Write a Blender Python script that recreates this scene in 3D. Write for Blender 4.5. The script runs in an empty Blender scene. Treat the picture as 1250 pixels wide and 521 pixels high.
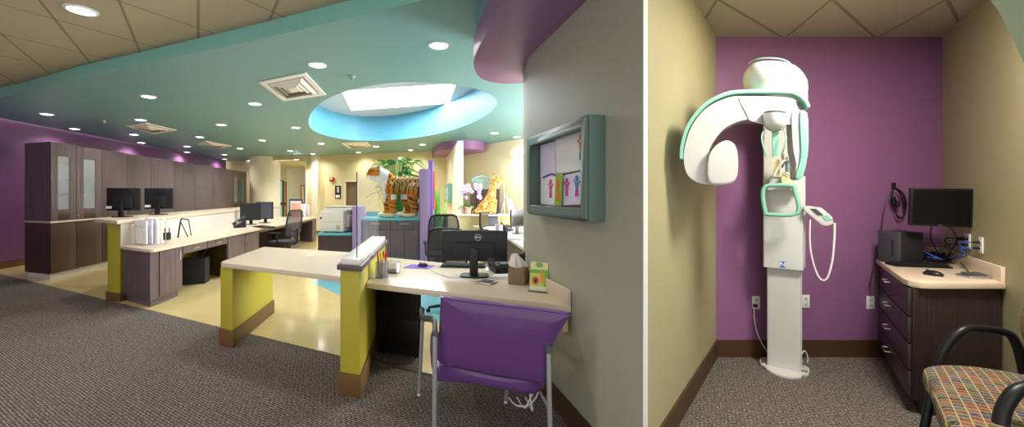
# two rooms: a reception and an x-ray room side by side
import bpy, bmesh, math, random
from mathutils import Matrix, Vector
random.seed(7)
S = bpy.context.scene
COL = S.collection
EYE = 1.45          # camera height
FL = 470.0          # focal length in pixels of a 1250 px wide frame
UX, VY = 600.0, 238.0

# ---------------------------------------------------------------- measuring the plan
def F(u, v, h=0.0):
    "point at height h seen at picture position u, v"
    Z = (EYE - h) * FL / (v - VY)
    return ((u - UX) / FL * Z, Z)
def X(u, Z): return (u - UX) / FL * Z
def H(v, Z): return EYE - (v - VY) / FL * Z
def F3(u, v, h): a = F(u, v, h); return Vector((a[0], a[1], h))

def frame(O, yaw=0.0):
    return Matrix.Translation(Vector(O)) @ Matrix.Rotation(yaw, 4, 'Z')
def skew(O, W, D):
    return Matrix(((W[0], D[0], 0, O[0]), (W[1], D[1], 0, O[1]), (0, 0, 1, O[2] if len(O) > 2 else 0), (0, 0, 0, 1)))
def loc(M, u, v, b=0.0):
    "local x, z of the point on the plane local y = b"
    I = M.inverted()
    c = I @ Vector((0, 0, EYE)); d = (I.to_3x3() @ Vector(((u - UX) / FL, 1, -(v - VY) / FL)))
    t = (b - c.y) / d.y
    p = c + d * t
    return (p.x, p.z)

# ---------------------------------------------------------------- materials
def lin(c):
    if isinstance(c, str):
        c = [int(c[i:i+2], 16) / 255 for i in (0, 2, 4)]
    return tuple((x / 12.92 if x <= .04045 else ((x + .055) / 1.055) ** 2.4) for x in c) + (1.0,)
MATS = {}
def nn(nt, t, **k):
    n = nt.nodes.new(t)
    for a, b in k.items():
        if a.startswith('i_'): n.inputs[a[2:].replace('_', ' ')].default_value = b
        else: setattr(n, a, b)
    return n
def base(name):
    m = bpy.data.materials.new(name); m.use_nodes = True
    nt = m.node_tree; bs = nt.nodes['Principled BSDF']
    MATS[name] = m
    return m, nt, bs
def mat(name, col, rough=.5, metal=0, var=.06, scale=30, bump=0.0, coat=0, emis=None, es=0, trans=0, alpha=1, ior=1.45, stretch=(1,1,1), spec=.5):
    m, nt, bs = base(name)
    c = lin(col)
    L = nt.links
    tc = nn(nt, 'ShaderNodeTexCoord'); mp = nn(nt, 'ShaderNodeMapping'); mp.inputs['Scale'].default_value = stretch
    no = nn(nt, 'ShaderNodeTexNoise'); no.inputs['Scale'].default_value = scale; no.inputs['Detail'].default_value = 4
    L.new(tc.outputs['Object'], mp.inputs[0]); L.new(mp.outputs[0], no.inputs['Vector'])
    mx = nn(nt, 'ShaderNodeMix', data_type='RGBA')
    mx.inputs[6].default_value = tuple(x * (1 - var) for x in c[:3]) + (1,)
    mx.inputs[7].default_value = tuple(min(1, x * (1 + var)) for x in c[:3]) + (1,)
    L.new(no.outputs['Fac'], mx.inputs[0]); L.new(mx.outputs[2], bs.inputs['Base Color'])
    bs.inputs['Roughness'].default_value = rough; bs.inputs['Metallic'].default_value = metal
    bs.inputs['Coat Weight'].default_value = coat; bs.inputs['Coat Roughness'].default_value = .08
    bs.inputs['Transmission Weight'].default_value = trans; bs.inputs['Alpha'].default_value = alpha
    bs.inputs['IOR'].default_value = ior; bs.inputs['Specular IOR Level'].default_value = spec
    if emis:
        bs.inputs['Emission Color'].default_value = lin(emis); bs.inputs['Emission Strength'].default_value = es
    if bump:
        b = nn(nt, 'ShaderNodeBump'); b.inputs['Strength'].default_value = bump; b.inputs['Distance'].default_value = .01
        L.new(no.outputs['Fac'], b.inputs['Height']); L.new(b.outputs[0], bs.inputs['Normal'])
    return m
def wood(name, c1, c2, rough=.42, sc=(60, 60, 1.6), coat=0):
    m, nt, bs = base(name); L = nt.links
    tc = nn(nt, 'ShaderNodeTexCoord'); mp = nn(nt, 'ShaderNodeMapping'); mp.inputs['Scale'].default_value = sc
    no = nn(nt, 'ShaderNodeTexNoise'); no.inputs['Scale'].default_value = 1; no.inputs['Detail'].default_value = 6; no.inputs['Roughness'].default_value = .65
    L.new(tc.outputs['Object'], mp.inputs[0]); L.new(mp.outputs[0], no.inputs['Vector'])
    r = nn(nt, 'ShaderNodeValToRGB'); r.color_ramp.elements[0].position = .32; r.color_ramp.elements[1].position = .68
    r.color_ramp.elements[0].color = lin(c1); r.color_ramp.elements[1].color = lin(c2)
    L.new(no.outputs['Fac'], r.inputs[0]); L.new(r.outputs[0], bs.inputs['Base Color'])
    bs.inputs['Roughness'].default_value = rough; bs.inputs['Coat Weight'].default_value = coat
    return m
def attr_mat(name, rough=.9, spec=.2):
    m, nt, bs = base(name)
    a = nn(nt, 'ShaderNodeAttribute', attribute_name='Col')
    nt.links.new(a.outputs['Color'], bs.inputs['Base Color']); bs.inputs['Roughness'].default_value = rough
    bs.inputs['Specular IOR Level'].default_value = spec
    return m
def grid_mat(name, col, linecol, fams, width=.02, rough=.8, wob=.05):
    "fams: list of (nx, ny, offset, spacing); thin lines where n.p = offset + k*spacing"
    m, nt, bs = base(name); L = nt.links
    g = nn(nt, 'ShaderNodeNewGeometry'); acc = None
    for (nx, ny, off, sp) in fams:
        d = nn(nt, 'ShaderNodeVectorMath', operation='DOT_PRODUCT'); d.inputs[1].default_value = (nx / sp, ny / sp, 0)
        L.new(g.outputs['Position'], d.inputs[0])
        s = nn(nt, 'ShaderNodeMath', operation='SUBTRACT'); L.new(d.outputs['Value'], s.inputs[0]); s.inputs[1].default_value = off / sp - .5
        f = nn(nt, 'ShaderNodeMath', operation='FRACT'); L.new(s.outputs[0], f.inputs[0])
        a = nn(nt, 'ShaderNodeMath', operation='SUBTRACT'); L.new(f.outputs[0], a.inputs[0]); a.inputs[1].default_value = .5
        b = nn(nt, 'ShaderNodeMath', operation='ABSOLUTE'); L.new(a.outputs[0], b.inputs[0])
        c = nn(nt, 'ShaderNodeMath', operation='LESS_THAN'); L.new(b.outputs[0], c.inputs[0]); c.inputs[1].default_value = width / sp / 2
        if acc is None: acc = c
        else:
            q = nn(nt, 'ShaderNodeMath', operation='MAXIMUM'); L.new(acc.outputs[0], q.inputs[0]); L.new(c.outputs[0], q.inputs[1]); acc = q
    no = nn(nt, 'ShaderNodeTexNoise'); no.inputs['Scale'].default_value = 90
    L.new(g.outputs['Position'], no.inputs['Vector'])
    v = nn(nt, 'ShaderNodeMix', data_type='RGBA'); c0 = lin(col)
    v.inputs[6].default_value = tuple(x * (1 - wob) for x in c0[:3]) + (1,); v.inputs[7].default_value = tuple(min(1, x * (1 + wob)) for x in c0[:3]) + (1,)
    L.new(no.outputs['Fac'], v.inputs[0])
    mx = nn(nt, 'ShaderNodeMix', data_type='RGBA'); mx.inputs[7].default_value = lin(linecol)
    L.new(acc.outputs[0], mx.inputs[0]); L.new(v.outputs[2], mx.inputs[6]); L.new(mx.outputs[2], bs.inputs['Base Color'])
    bs.inputs['Roughness'].default_value = rough
    return m
def carpet_mat():
    m, nt, bs = base('carpet_weave'); L = nt.links
    g = nn(nt, 'ShaderNodeNewGeometry')
    mp = nn(nt, 'ShaderNodeMapping'); mp.inputs['Rotation'].default_value = (0, 0, .5); mp.inputs['Scale'].default_value = (1, 1, 1)
    L.new(g.outputs['Position'], mp.inputs[0])
    b = nn(nt, 'ShaderNodeTexBrick'); b.offset = .5
    b.inputs['Scale'].default_value = 1.0; b.inputs['Brick Width'].default_value = .046; b.inputs['Row Height'].default_value = .018
    b.inputs['Mortar Size'].default_value = .0036; b.inputs['Mortar Smooth'].default_value = .4; b.inputs['Bias'].default_value = 0
    b.inputs['Color1'].default_value = lin('48413f'); b.inputs['Color2'].default_value = lin('615955'); b.inputs['Mortar'].default_value = lin('a1968a')
    L.new(mp.outputs[0], b.inputs['Vector'])
    no = nn(nt, 'ShaderNodeTexNoise'); no.inputs['Scale'].default_value = 60; no.inputs['Detail'].default_value = 3; L.new(g.outputs['Position'], no.inputs['Vector'])
    cr = nn(nt, 'ShaderNodeValToRGB'); cr.color_ramp.elements[0].position = .38; cr.color_ramp.elements[1].position = .62
    L.new(no.outputs['Fac'], cr.inputs[0])
    mx = nn(nt, 'ShaderNodeMix', data_type='RGBA', blend_type='MIX'); mx.inputs[6].default_value = lin('504946')
    L.new(cr.outputs[0], mx.inputs[0]); L.new(b.outputs['Color'], mx.inputs[7])
    L.new(mx.outputs[2], bs.inputs['Base Color']); bs.inputs['Roughness'].default_value = .95; bs.inputs['Specular IOR Level'].default_value = .1
    bp = nn(nt, 'ShaderNodeBump'); bp.inputs['Strength'].default_value = .5; bp.inputs['Distance'].default_value = .004
    L.new(no.outputs['Fac'], bp.inputs['Height']); L.new(bp.outputs[0], bs.inputs['Normal'])
    return m

# ---------------------------------------------------------------- meshes
ORG = {}
def org(o):
    while o.parent: o = o.parent
    return ORG.get(o.name, Vector((0, 0, 0)))
def tag(o, label=None, cat=None, group=None, kind=None):
    if label: o['label'] = label
    if cat: o['category'] = cat
    if group: o['group'] = group
    if kind: o['kind'] = kind
    return o
def thing(name, loc_, label, cat, group=None):
    o = bpy.data.objects.new(name, None); COL.objects.link(o); o.empty_display_size = .1
    o.location = Vector(loc_); ORG[o.name] = Vector(loc_)
    return tag(o, label, cat, group)
class MB:
    def __init__(s, M=None): s.bm = bmesh.new(); s.M = M or Matrix.Identity(4); s.mi = 0
    def add(s, vs, fs, M=None):
        T = s.M @ M if M else s.M
        b = [s.bm.verts.new(T @ Vector(v)) for v in vs]
        for f in fs:
            try: fc = s.bm.faces.new([b[i] for i in f]); fc.material_index = s.mi
            except ValueError: pass
        return s
    def box(s, a, b, M=None):
        (x0, y0, z0), (x1, y1, z1) = a, b
        return s.add([(x0,y0,z0),(x1,y0,z0),(x1,y1,z0),(x0,y1,z0),(x0,y0,z1),(x1,y0,z1),(x1,y1,z1),(x0,y1,z1)],
                     [(3,2,1,0),(4,5,6,7),(0,1,5,4),(1,2,6,5),(2,3,7,6),(3,0,4,7)], M)
    def cbox(s, c, d, M=None):
        return s.box([c[i] - d[i] / 2 for i in range(3)], [c[i] + d[i] / 2 for i in range(3)], M)
    def prism(s, pts, z0, z1, M=None):
        n = len(pts)
        A = sum(pts[i][0] * pts[(i+1) % n][1] - pts[(i+1) % n][0] * pts[i][1] for i in range(n))
        if A < 0: pts = pts[::-1]
        vs = [(p[0], p[1], z0) for p in pts] + [(p[0], p[1], z1) for p in pts]
        return s.add(vs, [tuple(range(n))[::-1], tuple(range(n, 2*n))] + [(i, (i+1) % n, n + (i+1) % n, n + i) for i in range(n)], M)
    def vprism(s, pts, y0, y1, M=None):
        "outline in local x, z; thickness along y"
        n = len(pts)
        A = sum(pts[i][0] * pts[(i+1) % n][1] - pts[(i+1) % n][0] * pts[i][1] for i in range(n))
        if A < 0: pts = pts[::-1]
        if y0 > y1: y0, y1 = y1, y0
        vs = [(p[0], y0, p[1]) for p in pts] + [(p[0], y1, p[1]) for p in pts]
        return s.add(vs, [tuple(range(n)), tuple(range(n, 2*n))[::-1]] + [((i+1) % n, i, n + i, n + (i+1) % n) for i in range(n)], M)
    def face(s, pts): return s.add(pts, [tuple(range(len(pts)))])
    def tube(s, pts, r, n=8, closed=False, sub=0, M=None):
        P = [Vector(p) for p in pts]
        if sub: P = smooth(P, sub, closed)
        m = len(P); R = r if isinstance(r, (list, tuple)) else [r] * m
        if len(R) != m: R = [R[0] + (R[-1] - R[0]) * i / (m - 1) for i in range(m)]
        vs = []; up = None
        for i, p in enumerate(P):
            a = P[(i - 1) % m] if (i or closed) else p; b = P[(i + 1) % m] if (i < m - 1 or closed) else p
            t = (b - a).normalized() if (b - a).length > 1e-9 else Vector((0, 0, 1))
            if up is None: up = Vector((0, 0, 1)) if abs(t.z) < .9 else Vector((1, 0, 0))
            x = t.cross(up); x = x.normalized() if x.length > 1e-6 else Vector((1, 0, 0)); y = x.cross(t).normalized(); up = y
            for k in range(n):
                an = 2 * math.pi * k / n; vs.append(p + (x * math.cos(an) + y * math.sin(an)) * R[i])
        fs = []
        for i in range(m if closed else m - 1):
            j = (i + 1) % m
            for k in range(n): fs.append((i*n + k, j*n + k, j*n + (k+1) % n, i*n + (k+1) % n))
        if not closed: fs += [tuple(range(n)), tuple(range((m-1)*n, m*n))[::-1]]
        return s.add(vs, fs, M)
    def lathe(s, prof, c=(0, 0, 0), n=24, M=None, sx=1, sy=1):
        vs = []; fs = []; m = len(prof)
        for r, z in prof:
            for k in range(n):
                a = 2 * math.pi * k / n; vs.append((c[0] + r * sx * math.cos(a), c[1] + r * sy * math.sin(a), c[2] + z))
        for i in range(m - 1):
            for k in range(n): fs.append((i*n + k, i*n + (k+1) % n, (i+1)*n + (k+1) % n, (i+1)*n + k))
        fs += [tuple(range(n))[::-1], tuple(range((m-1)*n, m*n))]
        return s.add(vs, fs, M)
    def ell(s, c, r, n=16, M=None):
        if not isinstance(r, (list, tuple)): r = (r, r, r)
        T = Matrix.Translation(Vector(c)) @ (M or Matrix.Identity(4)) @ Matrix.Diagonal((r[0], r[1], r[2], 1))
        vs = [(0, 0, -1)]; m = n // 2
        for i in range(1, m):
            ph = -math.pi/2 + math.pi * i / m
            for k in range(n): a = 2*math.pi*k/n; vs.append((math.cos(ph)*math.cos(a), math.cos(ph)*math.sin(a), math.sin(ph)))
        vs.append((0, 0, 1)); fs = []
        for k in range(n): fs.append((0, 1 + (k+1) % n, 1 + k)); fs.append((len(vs)-1, 1 + (m-2)*n + k, 1 + (m-2)*n + (k+1) % n))
        for i in range(m - 2):
            for k in range(n): fs.append((1+i*n+k, 1+i*n+(k+1) % n, 1+(i+1)*n+(k+1) % n, 1+(i+1)*n+k))
        return s.add(vs, fs, T)
    def caps(s, a, b, ra, rb, n=12):
        a = Vector(a); b = Vector(b); s.ell(a, ra, n); s.ell(b, rb, n); return s.tube([a, b], [ra, rb], n)
    def chain(s, pts, rs, n=12):
        for i in range(len(pts) - 1): s.caps(pts[i], pts[i+1], rs[i], rs[i+1], n)
        return s
    def split(s, name, m, parent=None, **k):
        "every loose piece becomes a part of its own"
        bm = s.bm; seen = set(); out = []; bm.verts.index_update()
        for v0 in list(bm.verts):
            if v0 in seen: continue
            st = [v0]; isl = []; seen.add(v0)
            while st:
                v = st.pop(); isl.append(v)
                for e in v.link_edges:
                    w_ = e.other_vert(v)
                    if w_ not in seen: seen.add(w_); st.append(w_)
            ids = {v: i for i, v in enumerate(isl)}; fs = {f for v in isl for f in v.link_faces}
            q = MB(); q.add([v.co.copy() for v in isl], [tuple(ids[v] for v in f.verts) for f in fs]); out.append(q.build(name, m, parent, **k))
        bm.free(); return out
    def build(s, name, m, parent=None, bevel=0, seg=2, ang=35, remesh=0, smoothit=0, colour=None, mods=None, **tg):
        bm = s.bm
        if bevel:
            bmesh.ops.remove_doubles(bm, verts=bm.verts, dist=1e-6)
            ed = [e for e in bm.edges if len(e.link_faces) == 2 and e.calc_face_angle(0) > math.radians(30)]
            bmesh.ops.bevel(bm, geom=ed, offset=bevel, segments=seg, affect='EDGES', clamp_overlap=True, profile=.6)
        if parent is not None: off = org(parent)
        else:
            co = [v.co for v in bm.verts]
            off = Vector(((min(c.x for c in co) + max(c.x for c in co)) / 2, (min(c.y for c in co) + max(c.y for c in co)) / 2, min(c.z for c in co)))
            if tg.get('kind') == 'structure': off = Vector((0, 0, 0))
        if colour is None or remesh: pass
        bmesh.ops.translate(bm, verts=bm.verts, vec=-off)
        me = bpy.data.meshes.new(name); bm.to_mesh(me); bm.free()
        o = bpy.data.objects.new(name, me); COL.objects.link(o)
        if remesh:
            r = o.modifiers.new('r', 'REMESH'); r.mode = 'VOXEL'; r.voxel_size = remesh
            if smoothit: q = o.modifiers.new('s', 'SMOOTH'); q.iterations = smoothit; q.factor = .5
            dg = bpy.context.evaluated_depsgraph_get(); dg.update()
            me2 = bpy.data.meshes.new_from_object(o.evaluated_get(dg)); o.modifiers.clear(); o.data = me2; bpy.data.meshes.remove(me); me = me2; me.name = name
        me.polygons.foreach_set('use_smooth', [True] * len(me.polygons))
        try: me.set_sharp_from_angle(angle=math.radians(ang if not remesh else 180))
        except Exception: pass
        if colour:
            ca = me.color_attributes.new('Col', 'FLOAT_COLOR', 'POINT')
            for i, v in enumerate(me.vertices): ca.data[i].color = lin(colour(v.co + off, v.normal))
        me.materials.clear()
        for mm in (m if isinstance(m, (list, tuple)) else [m]): me.materials.append(mm)
        me.update()
        if parent is not None: o.parent = parent
        else: o.location = off; ORG[o.name] = off
        return tag(o, **tg)
def smooth(P, sub, closed=False):
    out = []; m = len(P)
    for i in range(m if closed else m - 1):
        p0 = P[(i-1) % m] if (closed or i) else P[0]; p1 = P[i]; p2 = P[(i+1) % m]; p3 = P[(i+2) % m] if (closed or i + 2 < m) else P[-1]
        for k in range(sub):
            t = k / sub
            out.append(.5 * ((2*p1) + (p2-p0)*t + (2*p0-5*p1+4*p2-p3)*t*t + (3*p1-p0-3*p2+p3)*t**3))
    if not closed: out.append(P[-1])
    return out
def sm2(pts, sub=6, closed=True):
    return [(p.x, p.y) for p in smooth([Vector((a, b, 0)) for a, b in pts], sub, closed)]
def rrect(w, h, r, n=5, cx=0, cy=0):
    out = []
    for qx, qy, a0 in ((1, 1, 0), (-1, 1, 90), (-1, -1, 180), (1, -1, 270)):
        for k in range(n + 1):
            a = math.radians(a0 + 90 * k / n); out.append((cx + qx * (w/2 - r) + r * math.cos(a), cy + qy * (h/2 - r) + r * math.sin(a)))
    return out
def copy_tree(o, parent=None):
    c = o.copy(); COL.objects.link(c)
    if parent is not None: c.parent = parent
    for ch in list(o.children): copy_tree(ch, c)
    return c
def text(s_, size, M, m, parent, name='lettering', depth=.0008, align='CENTER', bold=0):
    cu = bpy.data.curves.new(name, 'FONT'); cu.body = s_; cu.size = size; cu.extrude = depth; cu.align_x = align; cu.align_y = 'CENTER'; cu.offset = bold
    o = bpy.data.objects.new('t', cu); COL.objects.link(o)
    dg = bpy.context.evaluated_depsgraph_get(); dg.update()
    me = bpy.data.meshes.new_from_object(o.evaluated_get(dg)); bpy.data.objects.remove(o); bpy.data.curves.remove(cu)
    me.transform(Matrix.Translation(-org(parent)) @ M); me.materials.clear(); me.materials.append(m)
    q = bpy.data.objects.new(name, me); COL.objects.link(q); q.parent = parent
    return q
RX = Matrix.Rotation(math.pi/2, 4, 'X')   # text / flat xy shapes stand up facing -y
def Tr(x, y, z): return Matrix.Translation((x, y, z))
def Rz(d): return Matrix.Rotation(math.radians(d), 4, 'Z')
def Rx(d): return Matrix.Rotation(math.radians(d), 4, 'X')
def Ry(d): return Matrix.Rotation(math.radians(d), 4, 'Y')
# ---------------------------------------------------------------- palette
m_turq = mat('turquoise_paint', '6f9da0', .45)
m_turq2 = mat('turquoise_fascia_paint', '8acabc', .25)
m_blue = mat('sky_blue_paint', '66aac4', .5)
m_purple = mat('purple_wall_paint', '7a5078', .45)
m_purple2 = mat('plum_wall_paint', '8c5e86', .38)
m_mauve = mat('mauve_soffit_paint', '916492', .4)
m_post = mat('lilac_paint', 'a488b2', .4)
m_cream = mat('cream_wall_paint', 'd8cc98', .6)
m_cream2 = mat('pale_cream_wall_paint', 'ebe2c4', .6)
m_khaki = mat('khaki_wall_paint', 'a8a692', .5)
m_khaki2 = mat('olive_wall_paint', 'a8a07a', .5)
m_white = mat('white_paint', 'ecebe8', .4)
m_lime = mat('lime_paint', 'b0a430', .45)
m_brown = mat('brown_rubber_base', '6a4c26', .5)
m_brown2 = mat('dark_brown_rubber_base', '4b3420', .5)
m_carpet = carpet_mat()
m_vinyl = mat('yellow_vinyl', 'dfc68a', .16, var=.08, scale=6, coat=.3)
m_vblue = mat('blue_vinyl', '86c6cf', .16, var=.05, coat=.3)
m_toptile = mat('strip_metal', '9a9384', .35, metal=.8)
m_wood = wood('dark_laminate', '4a3c3e', '756467', .38)
m_woodb = wood('deep_brown_laminate', '33231f', '4d3832', .35)
m_woodk = wood('espresso_laminate', '251a1c', '3d2d2f', .4)
m_top = mat('speckled_laminate_top', 'dcc8ae', .3, var=.12, scale=140)
m_topedge = mat('laminate_edge', 'c9b08c', .35, var=.1, scale=140)
m_splash = mat('pale_laminate', 'e6ddd2', .3, var=.06, scale=120)
m_turqtop = mat('turquoise_laminate', '5bb3b8', .3)
m_steel = mat('brushed_steel', 'c4c4c8', .3, metal=.9)
m_legs = mat('silver_powder_coat', 'a8a8a6', .35, metal=.5)
m_black = mat('black_plastic', '131316', .4)
m_black2 = mat('soft_black_plastic', '1d1d21', .55)
m_screen = mat('black_screen', '08090c', .12)
m_grey = mat('dark_grey_plastic', '45464c', .45)
m_armgrey = mat('grey_arm_plastic', '4f565c', .45)
m_mesh = mat('black_mesh_fabric', '44444a', .8, bump=.4, scale=300, alpha=.52)
m_vinylp = mat('purple_vinyl', '5c346c', .33, var=.08, scale=60, coat=.25)
m_pipe = mat('purple_vinyl_piping', '6c4488', .3)
m_glass = mat('clear_glass', 'dfe8ee', .03, alpha=.09, var=0)
m_glassedge = mat('dark_glass_edge', '2a3c66', .2)
m_glassdoor = mat('cabinet_glass', 'cfd8d8', .04, alpha=.3, var=0)
m_lens = mat('lamp_lens', 'ffffff', .4, emis='fff4ff', es=14)
m_ringw = mat('white_metal_trim', 'f0f0f2', .4)
m_vent = mat('vent_white', 'eeebe6', .5)
m_ventd = mat('vent_dark', 'a8a29a', .8)
m_paper = mat('white_paper', 'f4f2f0', .7)
m_paper2 = mat('lilac_white_paper', 'e6dff2', .7)
m_offw = mat('office_machine_white', 'ece6d8', .45)
m_offg = mat('office_machine_grey', 'b8b4a8', .5)
m_frame = mat('sage_green_frame_paint', '64796d', .4)
m_red = mat('red_plastic', 'c2202a', .4)
m_orange = mat('orange_plastic', 'e8702a', .5)
m_yellow = mat('yellow_plastic', 'f0d020', .5)
m_lpurple = mat('bright_purple', '6a3fb0', .6)
m_leaf = mat('leaf_green', '2c7d30', .4, var=.3, scale=12)
m_leaf2 = mat('pale_leaf_green', '8cc47a', .4, var=.3, scale=20)
m_pink = mat('orchid_pink', 'e0b8ee', .5, var=.15)
m_pot = mat('terracotta_pink_pot', 'd8a898', .6)
m_tiger = attr_mat('plush_fur'); m_attr = attr_mat('painted_print', .4, .4)
m_xw = mat('gloss_white_enamel', 'cdccc7', .18, var=.02, coat=.5)
m_xg = mat('mint_green_plastic', '86c4ae', .3, var=.04, coat=.3)
m_xs = mat('light_grey_enamel', 'c2c4c4', .3, var=.02)
m_xy = mat('pale_yellow_pad', 'ded898', .5)
m_outlet = mat('white_outlet_plastic', 'eceae4', .35)
m_bluecable = mat('blue_cable', '3a62c8', .4)
m_whitecable = mat('white_cable', 'e8e6e4', .45)
m_badge = mat('blue_badge', '1f6fd0', .4)
m_brownpanel = mat('brown_door_paint', '7a6244', .5)
m_basket = mat('woven_basket', '8e7a5a', .8, var=.45, scale=110, bump=.8)
m_tissue = mat('cream_tissue', 'e4dccc', .85)
m_sky = mat('daylight_pane', 'ffffff', .5, emis='f4f8ff', es=7)
m_well = mat('skylight_well_grey', 'b8c4d0', .6)
def fabric_mat():
    m, nt, bs = base('patterned_upholstery'); L = nt.links
    tc = nn(nt, 'ShaderNodeTexCoord'); mp = nn(nt, 'ShaderNodeMapping'); mp.inputs['Rotation'].default_value = (0, 0, .75); mp.inputs['Scale'].default_value = (1, 1, 1)
    L.new(tc.outputs['Object'], mp.inputs[0])
    sx = nn(nt, 'ShaderNodeVectorMath', operation='SCALE'); sx.inputs['Scale'].default_value = 27; L.new(mp.outputs[0], sx.inputs[0])
    fl = nn(nt, 'ShaderNodeVectorMath', operation='FLOOR'); L.new(sx.outputs[0], fl.inputs[0])
    wn = nn(nt, 'ShaderNodeTexWhiteNoise', noise_dimensions='3D'); L.new(fl.outputs[0], wn.inputs['Vector'])
    r = nn(nt, 'ShaderNodeValToRGB'); r.color_ramp.interpolation = 'CONSTANT'
    cs = ['6a3a28', '38365c', '585c56', '7c3424', '4c5028', '2c283a', '84523a', '444c5a']
    while len(r.color_ramp.elements) < len(cs): r.color_ramp.elements.new(.5)
    for i, c in enumerate(cs): r.color_ramp.elements[i].position = i / len(cs); r.color_ramp.elements[i].color = lin(c)
    L.new(wn.outputs['Value'], r.inputs[0])
    fr = nn(nt, 'ShaderNodeVectorMath', operation='FRACTION'); L.new(sx.outputs[0], fr.inputs[0])
    ab = nn(nt, 'ShaderNodeVectorMath', operation='SUBTRACT'); ab.inputs[1].default_value = (.5, .5, .5); L.new(fr.outputs[0], ab.inputs[0])
    a2 = nn(nt, 'ShaderNodeVectorMath', operation='ABSOLUTE'); L.new(ab.outputs[0], a2.inputs[0])
    sp = nn(nt, 'ShaderNodeSeparateXYZ'); L.new(a2.outputs[0], sp.inputs[0])
    mxx = nn(nt, 'ShaderNodeMath', operation='MAXIMUM'); L.new(sp.outputs[0], mxx.inputs[0]); L.new(sp.outputs[1], mxx.inputs[1])
    gt = nn(nt, 'ShaderNodeMath', operation='GREATER_THAN'); gt.inputs[1].default_value = .44; L.new(mxx.outputs[0], gt.inputs[0])
    no = nn(nt, 'ShaderNodeTexNoise'); no.inputs['Scale'].default_value = 120; L.new(tc.outputs['Object'], no.inputs['Vector'])
    g2 = nn(nt, 'ShaderNodeMath', operation='GREATER_THAN'); g2.inputs[1].default_value = .56; L.new(no.outputs['Fac'], g2.inputs[0])
    m1 = nn(nt, 'ShaderNodeMix', data_type='RGBA'); m1.inputs[7].default_value = lin('6f6644'); L.new(g2.outputs[0], m1.inputs[0]); L.new(r.outputs[0], m1.inputs[6])
    m2 = nn(nt, 'ShaderNodeMix', data_type='RGBA'); m2.inputs[7].default_value = lin('a89870'); L.new(gt.outputs[0], m2.inputs[0]); L.new(m1.outputs[2], m2.inputs[6])
    L.new(m2.outputs[2], bs.inputs['Base Color']); bs.inputs['Roughness'].default_value = .9
    return m
m_fabric = fabric_mat()
# ---------------------------------------------------------------- room shell, left: reception
HC, HT = 2.95, 3.10                    # turquoise ceiling, tiled ceiling
def wallx(Z): return .50 - .274 * (Z - 2.4)      # wall carrying the picture frame
P1 = (wallx(1.734), 1.734); P2 = (.814, 2.014); PC = (wallx(3.13), 3.13)
BL = F(873, 435); BR = F(1150, 435); HR = H(45, BL[1])
RF = (X(1225, 2.533), 2.533)
rs = ((BR[0] - RF[0]) / (BR[1] - RF[1]))
def rwx(Z): return RF[0] + rs * (Z - RF[1])
ST = dict(kind='structure')
MB().prism([(-14, -2), (7, -2), (7, 20), (-14, 20)], -.1, 0).build('floor_carpet', m_carpet, label='dark grey carpet with pale flecks running through both rooms', cat='floor', **ST)
bnd = [F(3, 335), F(131, 366), F(268, 399), F(320, 411), F(415, 434), F(449, 441), F(455, 424), F(512, 436), F(512, 454.6), F(589, 470), (.32, 2.8)]
tile = [(-12, 8.3)] + bnd + [(PC[0] - .02, 3.13), (PC[0] - .02, 3.62), (3.3, 3.62), (3.3, 19), (-12, 19)]
tb = MB(); tb.prism(tile, 0, .004)
tb.build('floor_vinyl', m_vinyl, label='glossy pale yellow vinyl floor behind the reception desks', cat='floor', **ST)
sw = sm2([F(a, b) for a, b in ((383, 343), (397, 352), (420, 363), (465, 382), (515, 391), (575, 392), (600, 360), (540, 330), (450, 333))], 5)
MB().prism(sw, .004, .006).build('floor_inlay', m_vblue, label='light blue curved inlay set in the yellow vinyl floor', cat='floor', **ST)
tr = MB(); q = [F(449, 440.6), F(512, 454.6), F(589, 470), (.32, 2.8)]
for i in range(3):
    a, b = Vector(q[i]), Vector(q[i+1]); n = Vector((-(b-a).y, (b-a).x)).normalized() * .02
    tr.prism([a, b, b + n, a + n], 0, .009)
tr.build('trim_1', m_toptile, label='thin metal edging strip between carpet and vinyl under the front desk', cat='trim', **ST)

pw = [(-8.2, 0.5), F(3, 145, HC), F(276, 196, HC)]
def wall_strip(name, pts, z0, z1, m, t=.12, side=1, **tg):
    mb = MB()
    P = [Vector(p) for p in pts]; N = []
    for i in range(len(P)):
        d = (P[min(i+1, len(P)-1)] - P[max(i-1, 0)]).normalized(); N.append(Vector((-d.y, d.x)) * t * side)
    mb.prism(list(P) + [p + n for p, n in zip(P[::-1], N[::-1])], z0, z1)
    return mb.build(name, m, **tg)
wall_strip('wall_left', [(-9.63 + .19 * 7.58 - .1, -.0), pw[1], pw[2]], 0, HT, m_purple, label='long purple wall behind the tall dark cabinets', cat='wall', **ST)
wall_strip('baseboard_left', [(-9.63 + .19 * 7.58 - .08, 0), (pw[1][0] + .02, pw[1][1]), (pw[2][0] + .02, pw[2][1])], 0, .12, m_brown, t=.015, side=-1, label='brown base at the foot of the long purple wall', cat='baseboard', **ST)
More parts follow.
